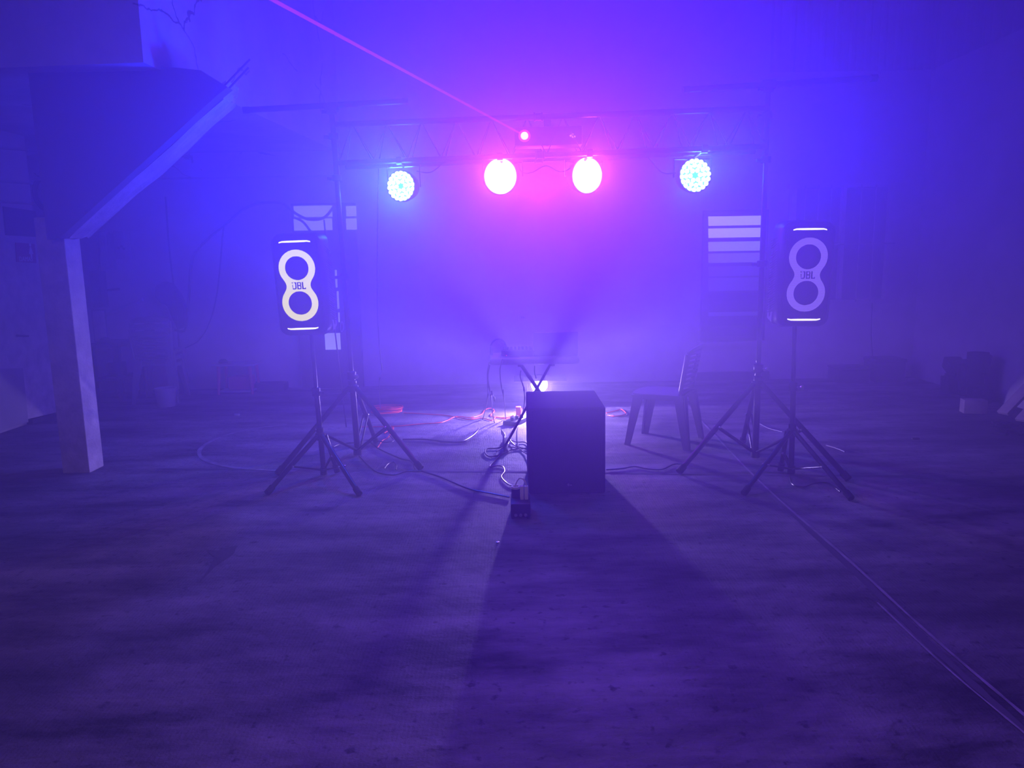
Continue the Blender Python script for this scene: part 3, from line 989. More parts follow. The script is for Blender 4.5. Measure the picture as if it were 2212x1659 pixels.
def make_speaker(label, ring_mat, bar_mat, logo_mat):
    t = thing('party_speaker', label, 'speaker')
    hh, ww, dd = 0.69, 0.345, 0.33
    zc_ = hh / 2
    secs = []
    for y, w_, h_, r_ in ((-dd / 2, ww - 0.05, hh - 0.07, 0.045), (-dd / 2 + 0.02, ww - 0.012, hh - 0.02, 0.06), (-dd / 2 + 0.06, ww, hh, 0.06),
                          (0.04, ww - 0.01, hh - 0.01, 0.06), (dd / 2 - 0.05, ww - 0.05, hh - 0.04, 0.06), (dd / 2, ww - 0.10, hh - 0.10, 0.05)):
        secs.append((y, [(x, z + zc_) for x, z in rrect(w_, h_, r_)]))
    b = B(); loft(b, secs); part('cabinet', b, M['black_plastic'], t, world=False)
    yf = -dd / 2
    b = flat([[(x, z) for x, z in rrect(ww - 0.056, hh - 0.08, 0.04)]], 0.010)
    bmesh.ops.translate(b, vec=Vector((0, yf - 0.003, zc_)), verts=b.verts)
    part('grille', b, M['cab_vinyl'], t, world=False)
    # figure-eight light ring
    Rr, ri, sep = 0.122, 0.079, 0.232
    zt, zb = sep / 2, -sep / 2
    waist, outer = 0.080, []
    a_s = R(38)
    def arc(cz, a_0, a_1, n=22):
        return [(Rr * math.cos(a_0 + (a_1 - a_0) * k / n), cz + Rr * math.sin(a_0 + (a_1 - a_0) * k / n)) for k in range(n + 1)]
    top = arc(zt, -a_s, math.pi + a_s)
    bot = arc(zb, math.pi - a_s, 2 * math.pi + a_s)
    ztop_end = zt - Rr * math.sin(a_s)
    xs = Rr * math.cos(a_s)
    def waist_curve(sx, going_down=True):
        # smooth neck between the two circles
        pts = []
        for k in range(1, 8):
            s_ = k / 8
            z = ztop_end * (1 - 2 * s_)
            x = waist + (xs - waist) * (abs(2 * s_ - 1) ** 1.8)
            pts.append((sx * x, z))
        return pts if going_down else pts[::-1]
    outer = top + waist_curve(-1) + bot + waist_curve(1, False)
    circ = lambda cz: [(ri * math.cos(a), cz + ri * math.sin(a)) for a in (2 * math.pi * k / 48 for k in range(48))]
    b = flat([outer, circ(zt), circ(zb)], 0.004)
    bmesh.ops.translate(b, vec=Vector((0, yf - 0.011, zc_)), verts=b.verts)
    rg = part('light_ring', b, ring_mat, t, world=False, sm=False)
    b = flat(logo_letters(), 0.003)
    bmesh.ops.translate(b, vec=Vector((0, yf - 0.0145, zc_)), verts=b.verts)
    part('logo', b, logo_mat, t, world=False, sm=False)
    for cz, nm in ((zt, 'woofer'), (zb, 'woofer')):
        b = B(); lathe(b, (0, yf - 0.009, zc_ + cz), (0, -1, 0), [(0.079, 0), (0.0785, 0.004), (0.074, 0.003), (0.02, 0.001), (0, 0.003)], 40)
        part('woofer', b, M['cab_vinyl'], t, world=False)
    for sg in (1, -1):
        b = B()
        n = 16
        P = []
        for k in range(n + 1):
            s_ = k / n * 2 - 1
            P.append((s_ * 0.135, yf - 0.008 + 0.012 * abs(s_) ** 6, zc_ + sg * (0.291 - 0.020 * max(0, abs(s_) - 0.62) ** 1.5 * 4)))
        bm2 = bmesh.new()
        prev = None
        for k, (x, y, z) in enumerate(P):
            th = 0.0052 * (1 - abs(k / n * 2 - 1) ** 3) + 0.0008
            r4 = [bm2.verts.new((x, y + a * 0.003, z + c * th)) for a, c in ((-1, -1), (1, -1), (1, 1), (-1, 1))]
            if prev:
                for q in range(4):
                    bm2.faces.new((prev[q], prev[(q + 1) % 4], r4[(q + 1) % 4], r4[q]))
            else:
                bm2.faces.new(r4)
            prev = r4
        bm2.faces.new(prev)
        part('light_bar', bm2, bar_mat, t, world=False)
        b.free()
    # ribbed side panels and corner bumpers
    for sx in (-1, 1):
        b = B()
        for k in range(30):
            z = 0.10 + k * 0.0165
            box(b, (sx * (ww / 2 - 0.004), -0.01, z), (0.010, 0.16, 0.006), rot=Matrix.Rotation(R(-18), 3, 'X'), bev=0.002, seg=1)
        part('side_ribs', b, M['grey_gloss'], t, world=False)
        b = B(); loft(b, [(-0.06, [(sx * (ww / 2 - 0.03) + x, 0.055 + z) for x, z in rrect(0.066, 0.09, 0.02)]), (0.12, [(sx * (ww / 2 - 0.045) + x, 0.06 + z) for x, z in rrect(0.055, 0.085, 0.02)])])
        part('corner_bumper', b, M['bumper'], t, world=False)
    b = B(); lathe(b, (0, 0, -0.01), (0, 0, 1), [(0, 0), (0.035, 0), (0.035, 0.012), (0, 0.012)], 20); part('pole_socket', b, M['black_plastic'], t, world=False)
    return t

M['grey_gloss'] = mat('satin_grey_plastic', (0.10, 0.10, 0.11), 0.28, 0.6)
M['bumper'] = mat('pale_grey_plastic', (0.35, 0.34, 0.36), 0.35, 0.5)
M['ring_y'] = ring_material('yellow_light_ring', (1.0, 0.95, 0.0), 1.6)
M['ring_v'] = ring_material('violet_light_ring', (0.36, 0.22, 1.0), 0.85)
M['bar_y'] = mat('warm_light_bar', (0, 0, 0), emit=(1.0, 0.92, 0.75), estr=2.2)
M['bar_v'] = mat('cool_light_bar', (0, 0, 0), emit=(0.92, 0.85, 1.0), estr=2.2)

spk_l = make_speaker('black party speaker on a tripod at left, its figure-eight ring glowing pale yellow', M['ring_y'], M['bar_y'], M['logo_dark'])
spk_r = make_speaker('black party speaker on a tripod at right, its figure-eight ring glowing violet', M['ring_v'], M['bar_v'], M['logo_dark'])
YL, YR_ = 5.318, 5.144
cl = ony(652, 613, YL - 0.165)
cr_ = ony(1742, 590, YR_ - 0.165)
for o, c_, lean, yaw in ((spk_l, cl, 1.2, -2), (spk_r, cr_, -0.5, -3)):
    o['group'] = 'party speakers on tripods'
    o.location = (c_.x, c_.y + 0.165, c_.z - 0.345)
    o.rotation_euler = (R(3.5), R(-lean), R(yaw))


# ------------------------------------------------------------------ tripod stands
def tripod(name, label, cat, group, base, top_z, hub_z, feet, r_pole, r_leg, collar_z, brace_t=0.55, low=0.02, pole_top_xy=None):
    base = Vector(base)
    t = thing(name, label, cat, (base.x, base.y, 0), group=group)
    mid = collar_z
    tx = pole_top_xy or (base.x, base.y)
    topv = Vector((tx[0], tx[1], top_z))
    b0 = Vector((base.x, base.y, low))
    midv = b0.lerp(topv, (mid - low) / (top_z - low))
    b = B(); cyl(b, b0, midv, r_pole, seg=20); part('lower_pole', b, M['black_metal'], t)
    b = B(); cyl(b, midv - Vector((0, 0, 0.05)), topv, r_pole * 0.78, seg=20); part('upper_pole', b, M['black_metal'], t)
    b = B(); lathe(b, midv - Vector((0, 0, 0.05)), topv - b0, [(r_pole, 0), (r_pole * 1.5, 0.005), (r_pole * 1.5, 0.06), (r_pole * 0.8, 0.068)], 20); c_ = part('collar', b, M['black_plastic'], t)
    b = B(); kd = Vector((0.7, -0.7, 0)); cyl(b, midv + kd * r_pole * 1.3 - Vector((0, 0, 0.02)), midv + kd * (r_pole * 1.3 + 0.035) - Vector((0, 0, 0.02)), 0.006, seg=8)
    lathe(b, midv + kd * (r_pole * 1.3 + 0.03) - Vector((0, 0, 0.02)), kd, [(0, 0), (0.014, 0), (0.017, 0.008), (0.014, 0.018), (0, 0.02)], 12)
    part('knob', b, M['steel'], c_)
    hubv = b0.lerp(topv, (hub_z - low) / (top_z - low))
    b = B(); lathe(b, hubv - Vector((0, 0, 0.045)), (0, 0, 1), [(r_pole, 0), (r_pole * 1.9, 0.005), (r_pole * 1.9, 0.05), (r_pole * 1.35, 0.06), (r_pole * 1.35, 0.09), (r_pole, 0.095)], 20); h_ = part('hub', b, M['black_plastic'], t)
    b = B(); lathe(b, b0 - Vector((0, 0, 0.01)), (0, 0, 1), [(0, 0), (r_pole * 1.35, 0), (r_pole * 1.35, 0.05), (r_pole, 0.055)], 20); part('lower_hub', b, M['black_plastic'], t)
    for f in feet:
        f = Vector(f)
        d = (f - hubv); d.z = 0; d.normalize()
        s_ = hubv + d * r_pole * 1.8 - Vector((0, 0, 0.01))
        e = Vector((f.x, f.y, r_leg * 1.1))
        b = B(); cyl(b, s_, e, r_leg, seg=14); lg = part('leg', b, M['black_metal'], t)
        dd_ = (e - s_).normalized()
        b = B(); cyl(b, e - dd_ * 0.055, e + dd_ * 0.004, r_leg * 1.3, seg=14); part('rubber_foot', b, M['rubber'], lg)
        m_ = s_.lerp(e, brace_t)
        b = B()
        sd = dd_.cross(Vector((0, 0, 1))).normalized() * (r_leg * 1.0)
        for sg in (-1, 1):
            cyl(b, b0 + Vector((0, 0, 0.02)) + sd * sg, m_ + sd * sg, r_leg * 0.42, seg=8)
        part('brace', b, M['black_metal'], t)
        b = B(); lathe(b, m_ - sd * 1.6, sd, [(0, 0), (0.006, 0), (0.007, 0.003), (0.007, r_leg * 3.0), (0, r_leg * 3.1)], 10); part('bolt', b, M['steel'], lg)
    return t

def zat(u, v, Y):
    return ony(u, v, Y).z

bl = onz(700, 1027); br_ = onz(1709, 1025)
sb = spk_l.location
tripod('speaker_stand', 'black tripod stand under the yellow-ringed speaker at left', 'stand', 'speaker tripods', bl, spk_l.location.z - 0.005, zat(691, 938, bl.y),
       [onz(578, 1070), onz(776, 1072), onz(729, 1024)], 0.019, 0.0165, zat(686, 842, bl.y), pole_top_xy=(sb.x, sb.y))
sb = spk_r.location
tripod('speaker_stand', 'black tripod stand under the violet-ringed speaker at right', 'stand', 'speaker tripods', br_, spk_r.location.z - 0.005, zat(1711, 930, br_.y),
       [onz(1607, 1071), onz(1838, 1082), onz(1686, 1021)], 0.019, 0.0165, zat(1709, 830, br_.y), pole_top_xy=(sb.x, sb.y))

# lighting stands with their T-bars, and the truss between them
tl = onz(773, 984); tr = onz(1631, 990)
zl, zr = zat(716, 232, tl.y), zat(1660, 183, tr.y)
def lamp_stand(base, ztop, hub_z, feet, coll, label, bar0, bar1, xtop):
    t = tripod('lighting_stand', label, 'stand', 'tall lighting stands', base, ztop, hub_z, feet, 0.024, 0.019, coll, 0.5, pole_top_xy=(xtop, base.y))
    for z_ in (ztop - 0.02, ztop - 0.20, ztop - 0.50, coll + 0.75):
        b = B(); lathe(b, (base.x + (xtop - base.x) * z_ / ztop, base.y, z_ - 0.03), (0, 0, 1), [(0.02, 0), (0.036, 0.004), (0.036, 0.045), (0.02, 0.05)], 18)
        cyl(b, (base.x + (xtop - base.x) * z_ / ztop - 0.03, base.y, z_ - 0.01), (base.x + (xtop - base.x) * z_ / ztop - 0.07, base.y - 0.01, z_ - 0.01), 0.012, seg=10)
        part('clamp', b, M['black_plastic'], t)
    b = B(); cyl(b, bar0, bar1, 0.021, seg=16); tb = part('cross_bar', b, M['black_metal'], t)
    for e, f in ((bar0, bar1), (bar1, bar0)):
        b = B(); d = (Vector(f) - Vector(e)).normalized(); cyl(b, Vector(e) - d * 0.004, Vector(e) + d * 0.04, 0.0235, seg=16); part('end_cap', b, M['rubber'], tb)
    b = B(); box(b, ((xtop), base.y, ztop + 0.0), (0.10, 0.07, 0.06), bev=0.012); part('bar_bracket', b, M['black_plastic'], t)
    return t

bb0, bb1 = ony(526, 238, tl.y - 0.10), ony(880, 218, tl.y + 0.10)
lamp_stand(tl, zl, zat(769, 834, tl.y), [onz(600, 1029), onz(909, 1017), onz(812, 957)], zat(768, 806, tl.y),
           'tall black lighting stand with a cross bar, behind the yellow-ringed speaker', bb0, bb1, ony(716, 234, tl.y).x)
bb0, bb1 = ony(1477, 194, tr.y - 0.06), ony(1893, 168, tr.y + 0.06)
lamp_stand(tr, zr, zat(1637, 826, tr.y), [onz(1467, 1025), onz(1832, 1041), onz(1603, 963)], zat(1637, 790, tr.y),
           'tall black lighting stand with a cross bar, beside the louvred window', bb0, bb1, ony(1660, 183, tr.y).x)

t = thing('lighting_truss', 'black triangular truss spanning between the two tall lighting stands', 'truss', ony(1180, 350, 5.75))
UL, UR = ony(724, 269, tl.y), ony(1655, 234, tr.y)
LL, LR = ony(732, 352, tl.y - 0.12), ony(1655, 316, tr.y - 0.12)
off = Vector((0, 0.24, 0))
b = B(); cyl(b, UL, UR, 0.021, seg=14); part('upper_chord', b, M['black_metal'], t)
for o_ in (Vector((0, 0, 0)), off):
    b = B(); cyl(b, LL + o_, LR + o_, 0.019, seg=14); part('lower_chord', b, M['black_metal'], t)
nseg = 12
for k in range(nseg):
    s0, s1 = k / nseg, (k + 1) / nseg
    sm_ = (s0 + s1) / 2
    for o_ in (Vector((0, 0, 0)), off):
        b = B(); tube(b, [LL.lerp(LR, s0) + o_, UL.lerp(UR, sm_), LL.lerp(LR, s1) + o_], 0.0042, 8, smooth=False)
        part('strut', b, M['black_metal'], t)
for P_ in (UL.lerp(UR, 0.485), LL.lerp(LR, 0.485), LL.lerp(LR, 0.485) + off):
    b = B()
    lathe(b, P_ - Vector((0.035, 0, 0)), UR - UL, [(0.02, 0), (0.032, 0.002), (0.032, 0.012), (0.026, 0.013), (0.026, 0.055), (0.032, 0.056), (0.032, 0.066), (0.02, 0.068)], 16)
    part('joint_sleeve', b, M['black_metal'], t)

def chord_at(x):
    s_ = (x - LL.x) / (LR.x - LL.x)
    return LL.lerp(LR, s_)

# ------------------------------------------------------------------ stage lamps
M['led_c'] = mat('cyan_led', (0, 0, 0), emit=(0.75, 1.0, 1.0), estr=3.4)
M['lens_w'] = mat('blown_white_lens', (0, 0, 0), emit=(1.0, 0.8, 1.0), estr=3.2)
M['led_plate'] = mat('led_face', (0.02, 0.03, 0.03), 0.4, 0.5, emit=(0.0, 0.8, 0.95), estr=1.6)

def par_can(p, aim, label, kind, rad):
    aim = Vector(aim).normalized()
    t = thing('stage_lamp', label, 'lamp', p, group='stage lamps on the truss')
    q = aim.to_track_quat('-Y', 'Z').to_matrix()
    def loc(v):
        return p + q @ Vector(v)
    b = B(); lathe(b, p, -aim, [(rad * 1.0, -0.012), (rad * 1.06, -0.012), (rad * 1.06, 0.03), (rad * 0.98, 0.035), (rad * 0.9, 0.11), (rad * 0.6, 0.15), (0, 0.155)], 36)
    part('housing', b, M['black_plastic'], t)
    b = B(); lathe(b, p, -aim, [(0, 0.0), (rad * 0.99, 0.0), (rad * 0.99, 0.012), (0, 0.012)], 36)
    pl = part('lens_plate', b, M['led_plate'] if kind == 'cyan' else M['lens_w'], t)
    if kind == 'cyan':
        first = None
        n_r = ((6, 0.32), (12, 0.60), (18, 0.88))
        for n_, f_ in n_r:
            for k in range(n_):
                a = 2 * math.pi * k / n_ + 0.1
                c = (rad * f_ * math.cos(a), -0.006, rad * f_ * math.sin(a))
                if first is None:
                    b = B(); lathe(b, (0, 0, 0), (0, -1, 0), [(rad * .145, 0), (rad * .14, 0.006), (rad * .09, 0.011), (0, 0.013)], 12)
                    first = part('led', b, M['led_c'], pl, world=False)
                    o = first
                else:
                    o = first.copy(); COL.objects.link(o); o.parent = pl
                o.matrix_local = Matrix.Translation(q @ Vector(c)) @ q.to_4x4()
    # yoke up to the chord
    cz = chord_at(p.x)
    b = B()
    hx = rad * 1.22
    tz = min(cz.z - 0.03, p.z + rad * 1.5)
    for sx in (-1, 1):
        e = p + q @ Vector((sx * hx, 0.05, 0))
        box(b, (e.x, e.y, (e.z + tz) / 2), (0.006, 0.03, abs(tz - e.z) + 0.02), rot=None)
    e0, e1 = p + q @ Vector((-hx, 0.05, 0)), p + q @ Vector((hx, 0.05, 0))
    e0.z = e1.z = tz
    d = e1 - e0
    box(b, (e0 + e1) / 2, (d.length, 0.03, 0.006), rot=Matrix.Rotation(math.atan2(d.y, d.x), 3, 'Z'))
    part('yoke', b, M['black_metal'], t)
    b = B(); mid = (e0 + e1) / 2
    cyl(b, mid, Vector((cz.x, cz.y, cz.z)), 0.010, seg=10)
    lathe(b, (cz.x - 0.02, cz.y, cz.z), (1, 0, 0), [(0.018, 0), (0.03, 0), (0.03, 0.04), (0.018, 0.04)], 14)
    part('hook_clamp', b, M['black_metal'], t)
    return t

par_can(LP_L, (-0.30, -1, -0.05), 'round stage lamp of cyan dots hanging at the left end of the truss', 'cyan', 0.107)
par_can(LP_R, (0.15, -1, 0.0), 'round stage lamp of cyan dots hanging at the right end of the truss', 'cyan', 0.118)
par_can(LP_A, (-0.35, -1, -0.1), 'dazzling pinkish-white stage lamp, left of the two in the middle of the truss', 'white', 0.128)
par_can(LP_B, (0.45, -1, -0.1), 'dazzling pinkish-white stage lamp, right of the two in the middle of the truss', 'white', 0.128)

# laser unit
M['laser_w'] = mat('laser_core', (0, 0, 0), emit=(1.0, 0.35, 0.6), estr=5.0)
M['laser_r'] = mat('laser_halo', (0, 0, 0), emit=(1.0, 0.05, 0.35), estr=1.3)
M['laser_p'] = mat('laser_dim', (0, 0, 0), emit=(1.0, 0.35, 0.6), estr=1.2)
LZ = ony(1133, 293, 5.62)
LZ2 = ony(1237, 292, 5.62)
t = thing('laser_projector', 'black laser box on the truss between the two bright lamps, with a red eye', 'laser', (LZ + LZ2) / 2)
b = B(); box(b, (LZ + LZ2) / 2 + Vector((0, 0.10, 0)), (0.48, 0.17, 0.13), bev=0.006); part('housing', b, M['black_plastic'], t)
b = B(); lathe(b, LZ + Vector((0, 0.012, 0)), (0, -1, 0), [(0.027, 0), (0.027, 0.008), (0.020, 0.012), (0, 0.020)], 20); ap = part('aperture', b, M['laser_w'], t)
b = B(); lathe(b, LZ + Vector((0, 0.014, 0)), (0, -1, 0), [(0.027, 0), (0.042, 0), (0.042, 0.006), (0.027, 0.006)], 24); part('halo_ring', b, M['laser_r'], ap)  # glowing ring stands in for the halo around the red eye
for dx, dz_ in ((-0.014, -0.002), (0.0, 0.008), (0.002, -0.010), (0.016, -0.008)):
    b = B(); lathe(b, LZ2 + Vector((dx, 0.014, dz_)), (0, -1, 0), [(0, 0.008), (0.0065, 0.006), (0.0065, 0)], 10); part('aperture', b, M['laser_p'], t)
b = B(); box(b, (LZ + LZ2) / 2 + Vector((0, 0.12, 0.09)), (0.05, 0.03, 0.08), bev=0.004); part('mount_bracket', b, M['black_metal'], t)
# the laser's beam in the haze
m = bpy.data.materials.new('red_beam'); m.use_nodes = True
nt = m.node_tree; nt.nodes.remove(nt.nodes['Principled BSDF'])
e_ = nt.nodes.new('ShaderNodeEmission'); e_.inputs['Color'].default_value = (1.0, 0.04, 0.35, 1); e_.inputs['Strength'].default_value = 0.22
tr_ = nt.nodes.new('ShaderNodeBsdfTransparent'); ad_ = nt.nodes.new('ShaderNodeAddShader')
nt.links.new(e_.outputs[0], ad_.inputs[0]); nt.links.new(tr_.outputs[0], ad_.inputs[1])
nt.links.new(ad_.outputs[0], nt.nodes['Material Output'].inputs['Surface'])
far = ony(560, -16, 4.2)
b = B(); cyl(b, LZ, far, 0.006, 0.010, seg=10, caps=False)
single('laser_beam', b, m, 'thin red laser beam rising through the haze to the upper left', 'laser beam')

# ------------------------------------------------------------------ table, laptop, controller
YT = 6.05
tz = zat(1150, 771, YT - 0.16)
xl_, xr_ = ony(1057, 778, YT - 0.18).x, ony(1252, 778, YT - 0.18).x
t = thing('folding_table', 'small pale-edged table on black crossed legs behind the subwoofer', 'table', ((xl_ + xr_) / 2, YT, 0))
b = B(); box(b, ((xl_ + xr_) / 2, YT, tz - 0.03), (xr_ - xl_, 0.40, 0.055), bev=0.024, seg=4); part('table_top', b, M['board'] if 'board' in M else M['grey_box'], t)
fl, fr_ = Vector((onz(1093, 966).x, YT, 0.02)), Vector((0.50, YT, 0.02))
tlx, trx = ony(1122, 787, YT).x, ony(1192, 787, YT).x
for dy in (-0.05, 0.05):
    b = B(); box(b, ((tlx + fr_.x) / 2, YT + dy, (tz - 0.06 + 0.02) / 2), (0.022, 0.022, math.hypot(fr_.x - tlx, tz - 0.08)), rot=Matrix.Rotation(-math.atan2(fr_.x - tlx, tz - 0.08), 3, 'Y'))
    part('leg', b, M['black_metal'], t)
b = B(); box(b, ((trx + fl.x) / 2, YT, (tz - 0.06 + 0.02) / 2), (0.018, 0.03, math.hypot(trx - fl.x, tz - 0.08)), rot=Matrix.Rotation(math.atan2(trx - fl.x, tz - 0.08), 3, 'Y'))
part('leg', b, M['black_metal'], t)
for x_ in (fl.x, fr_.x):
    b = B(); box(b, (x_, YT, 0.016), (0.035, 0.42, 0.03), bev=0.006); part('foot_bar', b, M['rubber'], t)
for x_ in (tlx, trx):
    b = B(); box(b, (x_, YT, tz - 0.066), (0.03, 0.34, 0.02), bev=0.004); part('top_rail', b, M['black_metal'], t)

# laptop, lid towards us
lx0, lx1 = ony(1153, 770, YT - 0.12).x, ony(1248, 770, YT - 0.12).x
lh = zat(1200, 717, YT - 0.12)
t = thing('laptop', 'open black laptop seen from behind its lid, on the right of the table', 'laptop', ((lx0 + lx1) / 2, YT, tz))
b = B(); box(b, ((lx0 + lx1) / 2, YT + 0.0, tz + 0.008), (lx1 - lx0, 0.25, 0.014), bev=0.004); part('base', b, M['black_plastic'], t)
b = B(); box(b, ((lx0 + lx1) / 2, YT - 0.14, (tz + 0.012 + lh) / 2), (lx1 - lx0, 0.008, lh - tz - 0.012), rot=Matrix.Rotation(R(6), 3, 'X'), bev=0.003); part('lid', b, M['black_plastic'], t)
b = B(); cyl(b, (lx0 + 0.03, YT - 0.125, tz + 0.014), (lx1 - 0.03, YT - 0.125, tz + 0.014), 0.006, seg=10); part('hinge', b, M['black_plastic'], t)

# controller with knobs
cx0, cx1 = ony(1082, 765, YT - 0.1).x, ony(1154, 765, YT - 0.1).x
t = thing('dj_controller', 'low black mixing controller with a row of knobs, on the table left of the laptop', 'controller', ((cx0 + cx1) / 2, YT, tz))
b = B(); box(b, ((cx0 + cx1) / 2 - 0.002, YT, tz + 0.028), (cx1 - cx0 - 0.012, 0.26, 0.045), bev=0.006); part('body', b, M['black_plastic'], t)
for k in range(8):
    for j in range(2):
        x_ = cx0 + 0.025 + (cx1 - cx0 - 0.055) * k / 7
        b = B(); lathe(b, (x_, YT - 0.08 + 0.09 * j, tz + 0.05), (0, 0, 1), [(0.009, 0), (0.008, 0.014), (0, 0.015)], 12); part('knob', b, M['black_plastic'], t)
b = B(); lathe(b, ony(1094, 768, YT - 0.135), (0, -1, 0), [(0, 0.004), (0.003, 0.003), (0.004, -0.01)], 8); part('power_light', b, M['laser_r'], t)

# headphones propped beside it
hp = ony(1077, 766, YT - 0.06)
t = thing('headphones', 'black headphones lying at the left end of the table', 'headphones', (hp.x, YT - 0.05, tz))
b = B(); tube(b, [(hp.x + 0.062 * math.cos(a), YT - 0.05, tz + 0.05 + 0.085 * math.sin(a)) for a in [math.pi * k / 10 for k in range(11)]], 0.008, 8, 2); part('headband', b, M['black_plastic'], t)
for sx in (-1, 1):
    b = B(); lathe(b, (hp.x + sx * 0.045, YT - 0.05, tz + 0.043), (sx, 0, 0), [(0, 0), (0.04, 0), (0.042, 0.012), (0.036, 0.022), (0, 0.026)], 20); part('ear_cup', b, M['black_plastic'], t)
b = B()
for k, (u, v) in enumerate(((1077, 741.5), (1081, 741), (1080.5, 744))):
    lathe(b, ony(u, v, YT - 0.06), (0, -1, 0.4), [(0, 0.01), (0.006, 0.006), (0.006, 0)], 10)
part('highlight_beads', b, M['steel'], t)  # steel beads put in as the highlights on the headphones

# flood lamp hanging under the table
M['flood'] = mat('flood_glass', (0, 0, 0), emit=(1.0, 0.95, 1.0), estr=4.5)
t = thing('flood_lamp', 'dazzling white flood lamp shining low behind the table and the subwoofer', 'lamp', (FLOOD.x, FLOOD.y, 0))
b = B(); lathe(b, FLOOD + Vector((0, 0.03, 0)), (0, -1, 0), [(0, 0), (0.072, 0), (0.083, 0.02), (0.074, 0.027), (0, 0.040)], 32); part('lens', b, M['flood'], t)
b = B(); lathe(b, FLOOD + Vector((0, 0.03, 0)), (0, 1, 0), [(0.092, -0.01), (0.10, 0), (0.09, 0.05), (0.05, 0.10), (0, 0.105)], 28); part('housing', b, M['black_plastic'], t)
b = B(); box(b, FLOOD + Vector((0, -0.14, 0.088)), (0.50, 0.35, 0.004)); part('light_blocker', b, M['black_metal'], t)  # added plate that keeps the flood's light from going upwards
b = B(); tube(b, [(FLOOD.x - 0.12, FLOOD.y + 0.05, FLOOD.z), (FLOOD.x - 0.12, FLOOD.y + 0.06, 0.008), (FLOOD.x + 0.12, FLOOD.y + 0.06, 0.008), (FLOOD.x + 0.12, FLOOD.y + 0.05, FLOOD.z)], 0.007, 8, smooth=False)
part('stand_bracket', b, M['black_metal'], t)

# ------------------------------------------------------------------ subwoofer
sx0, sx1, sy0, sy1, sh = 0.098, 0.592, 4.735, 5.37, 0.575
t = thing('subwoofer', 'large black subwoofer cabinet on the floor in front of the table', 'subwoofer', ((sx0 + sx1) / 2, sy0, 0))
b = B(); box(b, ((sx0 + sx1) / 2, (sy0 + sy1) / 2, sh / 2 + 0.004), (sx1 - sx0, sy1 - sy0, sh - 0.008), bev=0.012, seg=3); part('cabinet', b, M['cab_vinyl'], t)
b = B(); box(b, ((sx0 + sx1) / 2, sy0 - 0.003, sh / 2 + 0.01), (sx1 - sx0 - 0.05, 0.012, sh - 0.06), bev=0.004); part('front_grille', b, M['cab_vinyl'], t)
bd = ony(1228, 1047, sy0 - 0.012)
b = B(); box(b, bd, (0.055, 0.004, 0.016), bev=0.002); part('badge_plate', b, M['black_plastic'], t)
b = B(); lathe(b, bd + Vector((0, -0.002, 0)), (0, -1, 0), [(0, 0.004), (0.006, 0.003), (0.008, 0)], 12); box(b, bd + Vector((0.016, -0.003, -0.002)), (0.012, 0.002, 0.005)); part('badge_mark', b, M['steel'], t)
for x_ in (sx0 + 0.04, sx1 - 0.04):
    for y_ in (sy0 + 0.05, sy1 - 0.05):
        b = B(); lathe(b, (x_, y_, 0), (0, 0, 1), [(0, 0), (0.018, 0), (0.018, 0.008), (0, 0.008)], 12); part('rubber_foot', b, M['rubber'], t)
for sx in (0, 1):
    b = B(); box(b, (sx1 + 0.001 if sx else sx0 - 0.001, (sy0 + sy1) / 2 + 0.05, 0.40), (0.006, 0.16, 0.08), bev=0.002); part('side_handle', b, M['black_plastic'], t)

# voltage regulator with plugs
pp = onz(1125, 1122)
px0, px1, py = pp.x - 0.058, pp.x + 0.058, pp.y
t = thing('voltage_regulator', 'small black power box with three shiny buttons on the floor left of the subwoofer', 'power box', (pp.x, py, 0))
b = B(); box(b, (pp.x, py + 0.11, 0.052), (0.116, 0.22, 0.085), bev=0.008); part('body', b, M['black_plastic'], t)
for x_ in (-0.029, 0, 0.029):
    b = B(); lathe(b, (pp.x + x_, py + 0.001, 0.026), (0, -1, 0), [(0.010, 0), (0.010, 0.003), (0.006, 0.008), (0, 0.009)], 14); part('button', b, M['steel'], t)
for x_ in (-0.045, 0.045):
    for y_ in (0.02, 0.2):
        b = B(); lathe(b, (pp.x + x_, py + y_, 0), (0, 0, 1), [(0, 0), (0.010, 0), (0.010, 0.011), (0, 0.011)], 10); part('foot', b, M['rubber'], t)
ptz = 0.094
t = thing('round_adapter', 'round grey plug adapter standing on the power box', 'plug', (pp.x - 0.027, py + 0.13, ptz))
b = B(); lathe(b, (pp.x - 0.027, py + 0.13, ptz), (0, 0, 1), [(0, 0), (0.026, 0), (0.026, 0.055), (0, 0.055)], 24); part('body', b, M['black_plastic'], t)
b = B(); lathe(b, (pp.x - 0.027, py + 0.13, ptz + 0.056), (0, 0, 1), [(0.019, 0), (0.026, 0), (0.026, 0.014), (0.019, 0.014), (0.019, 0)], 24); part('rim', b, M['bright_plastic'], t)
t = thing('white_plug', 'pair of white rectangular plug blocks on the power box, looped by a white cable', 'plug', (pp.x + 0.025, py + 0.09, ptz))
for x_ in (0.010, 0.036):
    b = B(); box(b, (pp.x + x_, py + 0.09, ptz + 0.042), (0.022, 0.035, 0.082), bev=0.004); part('plug_block', b, M['bright_plastic'], t)
b = B(); tube(b, [(pp.x - 0.027, py + 0.13, ptz + 0.058), (pp.x - 0.024, py + 0.125, ptz + 0.085), (pp.x - 0.008, py + 0.12, ptz + 0.117), (pp.x + 0.010, py + 0.11, ptz + 0.122), (pp.x + 0.030, py + 0.10, ptz + 0.108), (pp.x + 0.037, py + 0.09, ptz + 0.082)], 0.0038, 8, 6)
part('cable', b, M['bright_plastic'], t)

# ------------------------------------------------------------------ cables
def fcable(pts, r, m, label, z=None, name='power_cable', cat='cable', jit=0.0):
    z = r + 0.004 if z is None else z
    b = B(); tube(b, [onz(u, v, z + random.uniform(0, jit)) for u, v in pts], r)
    return single(name, b, m, label, cat)

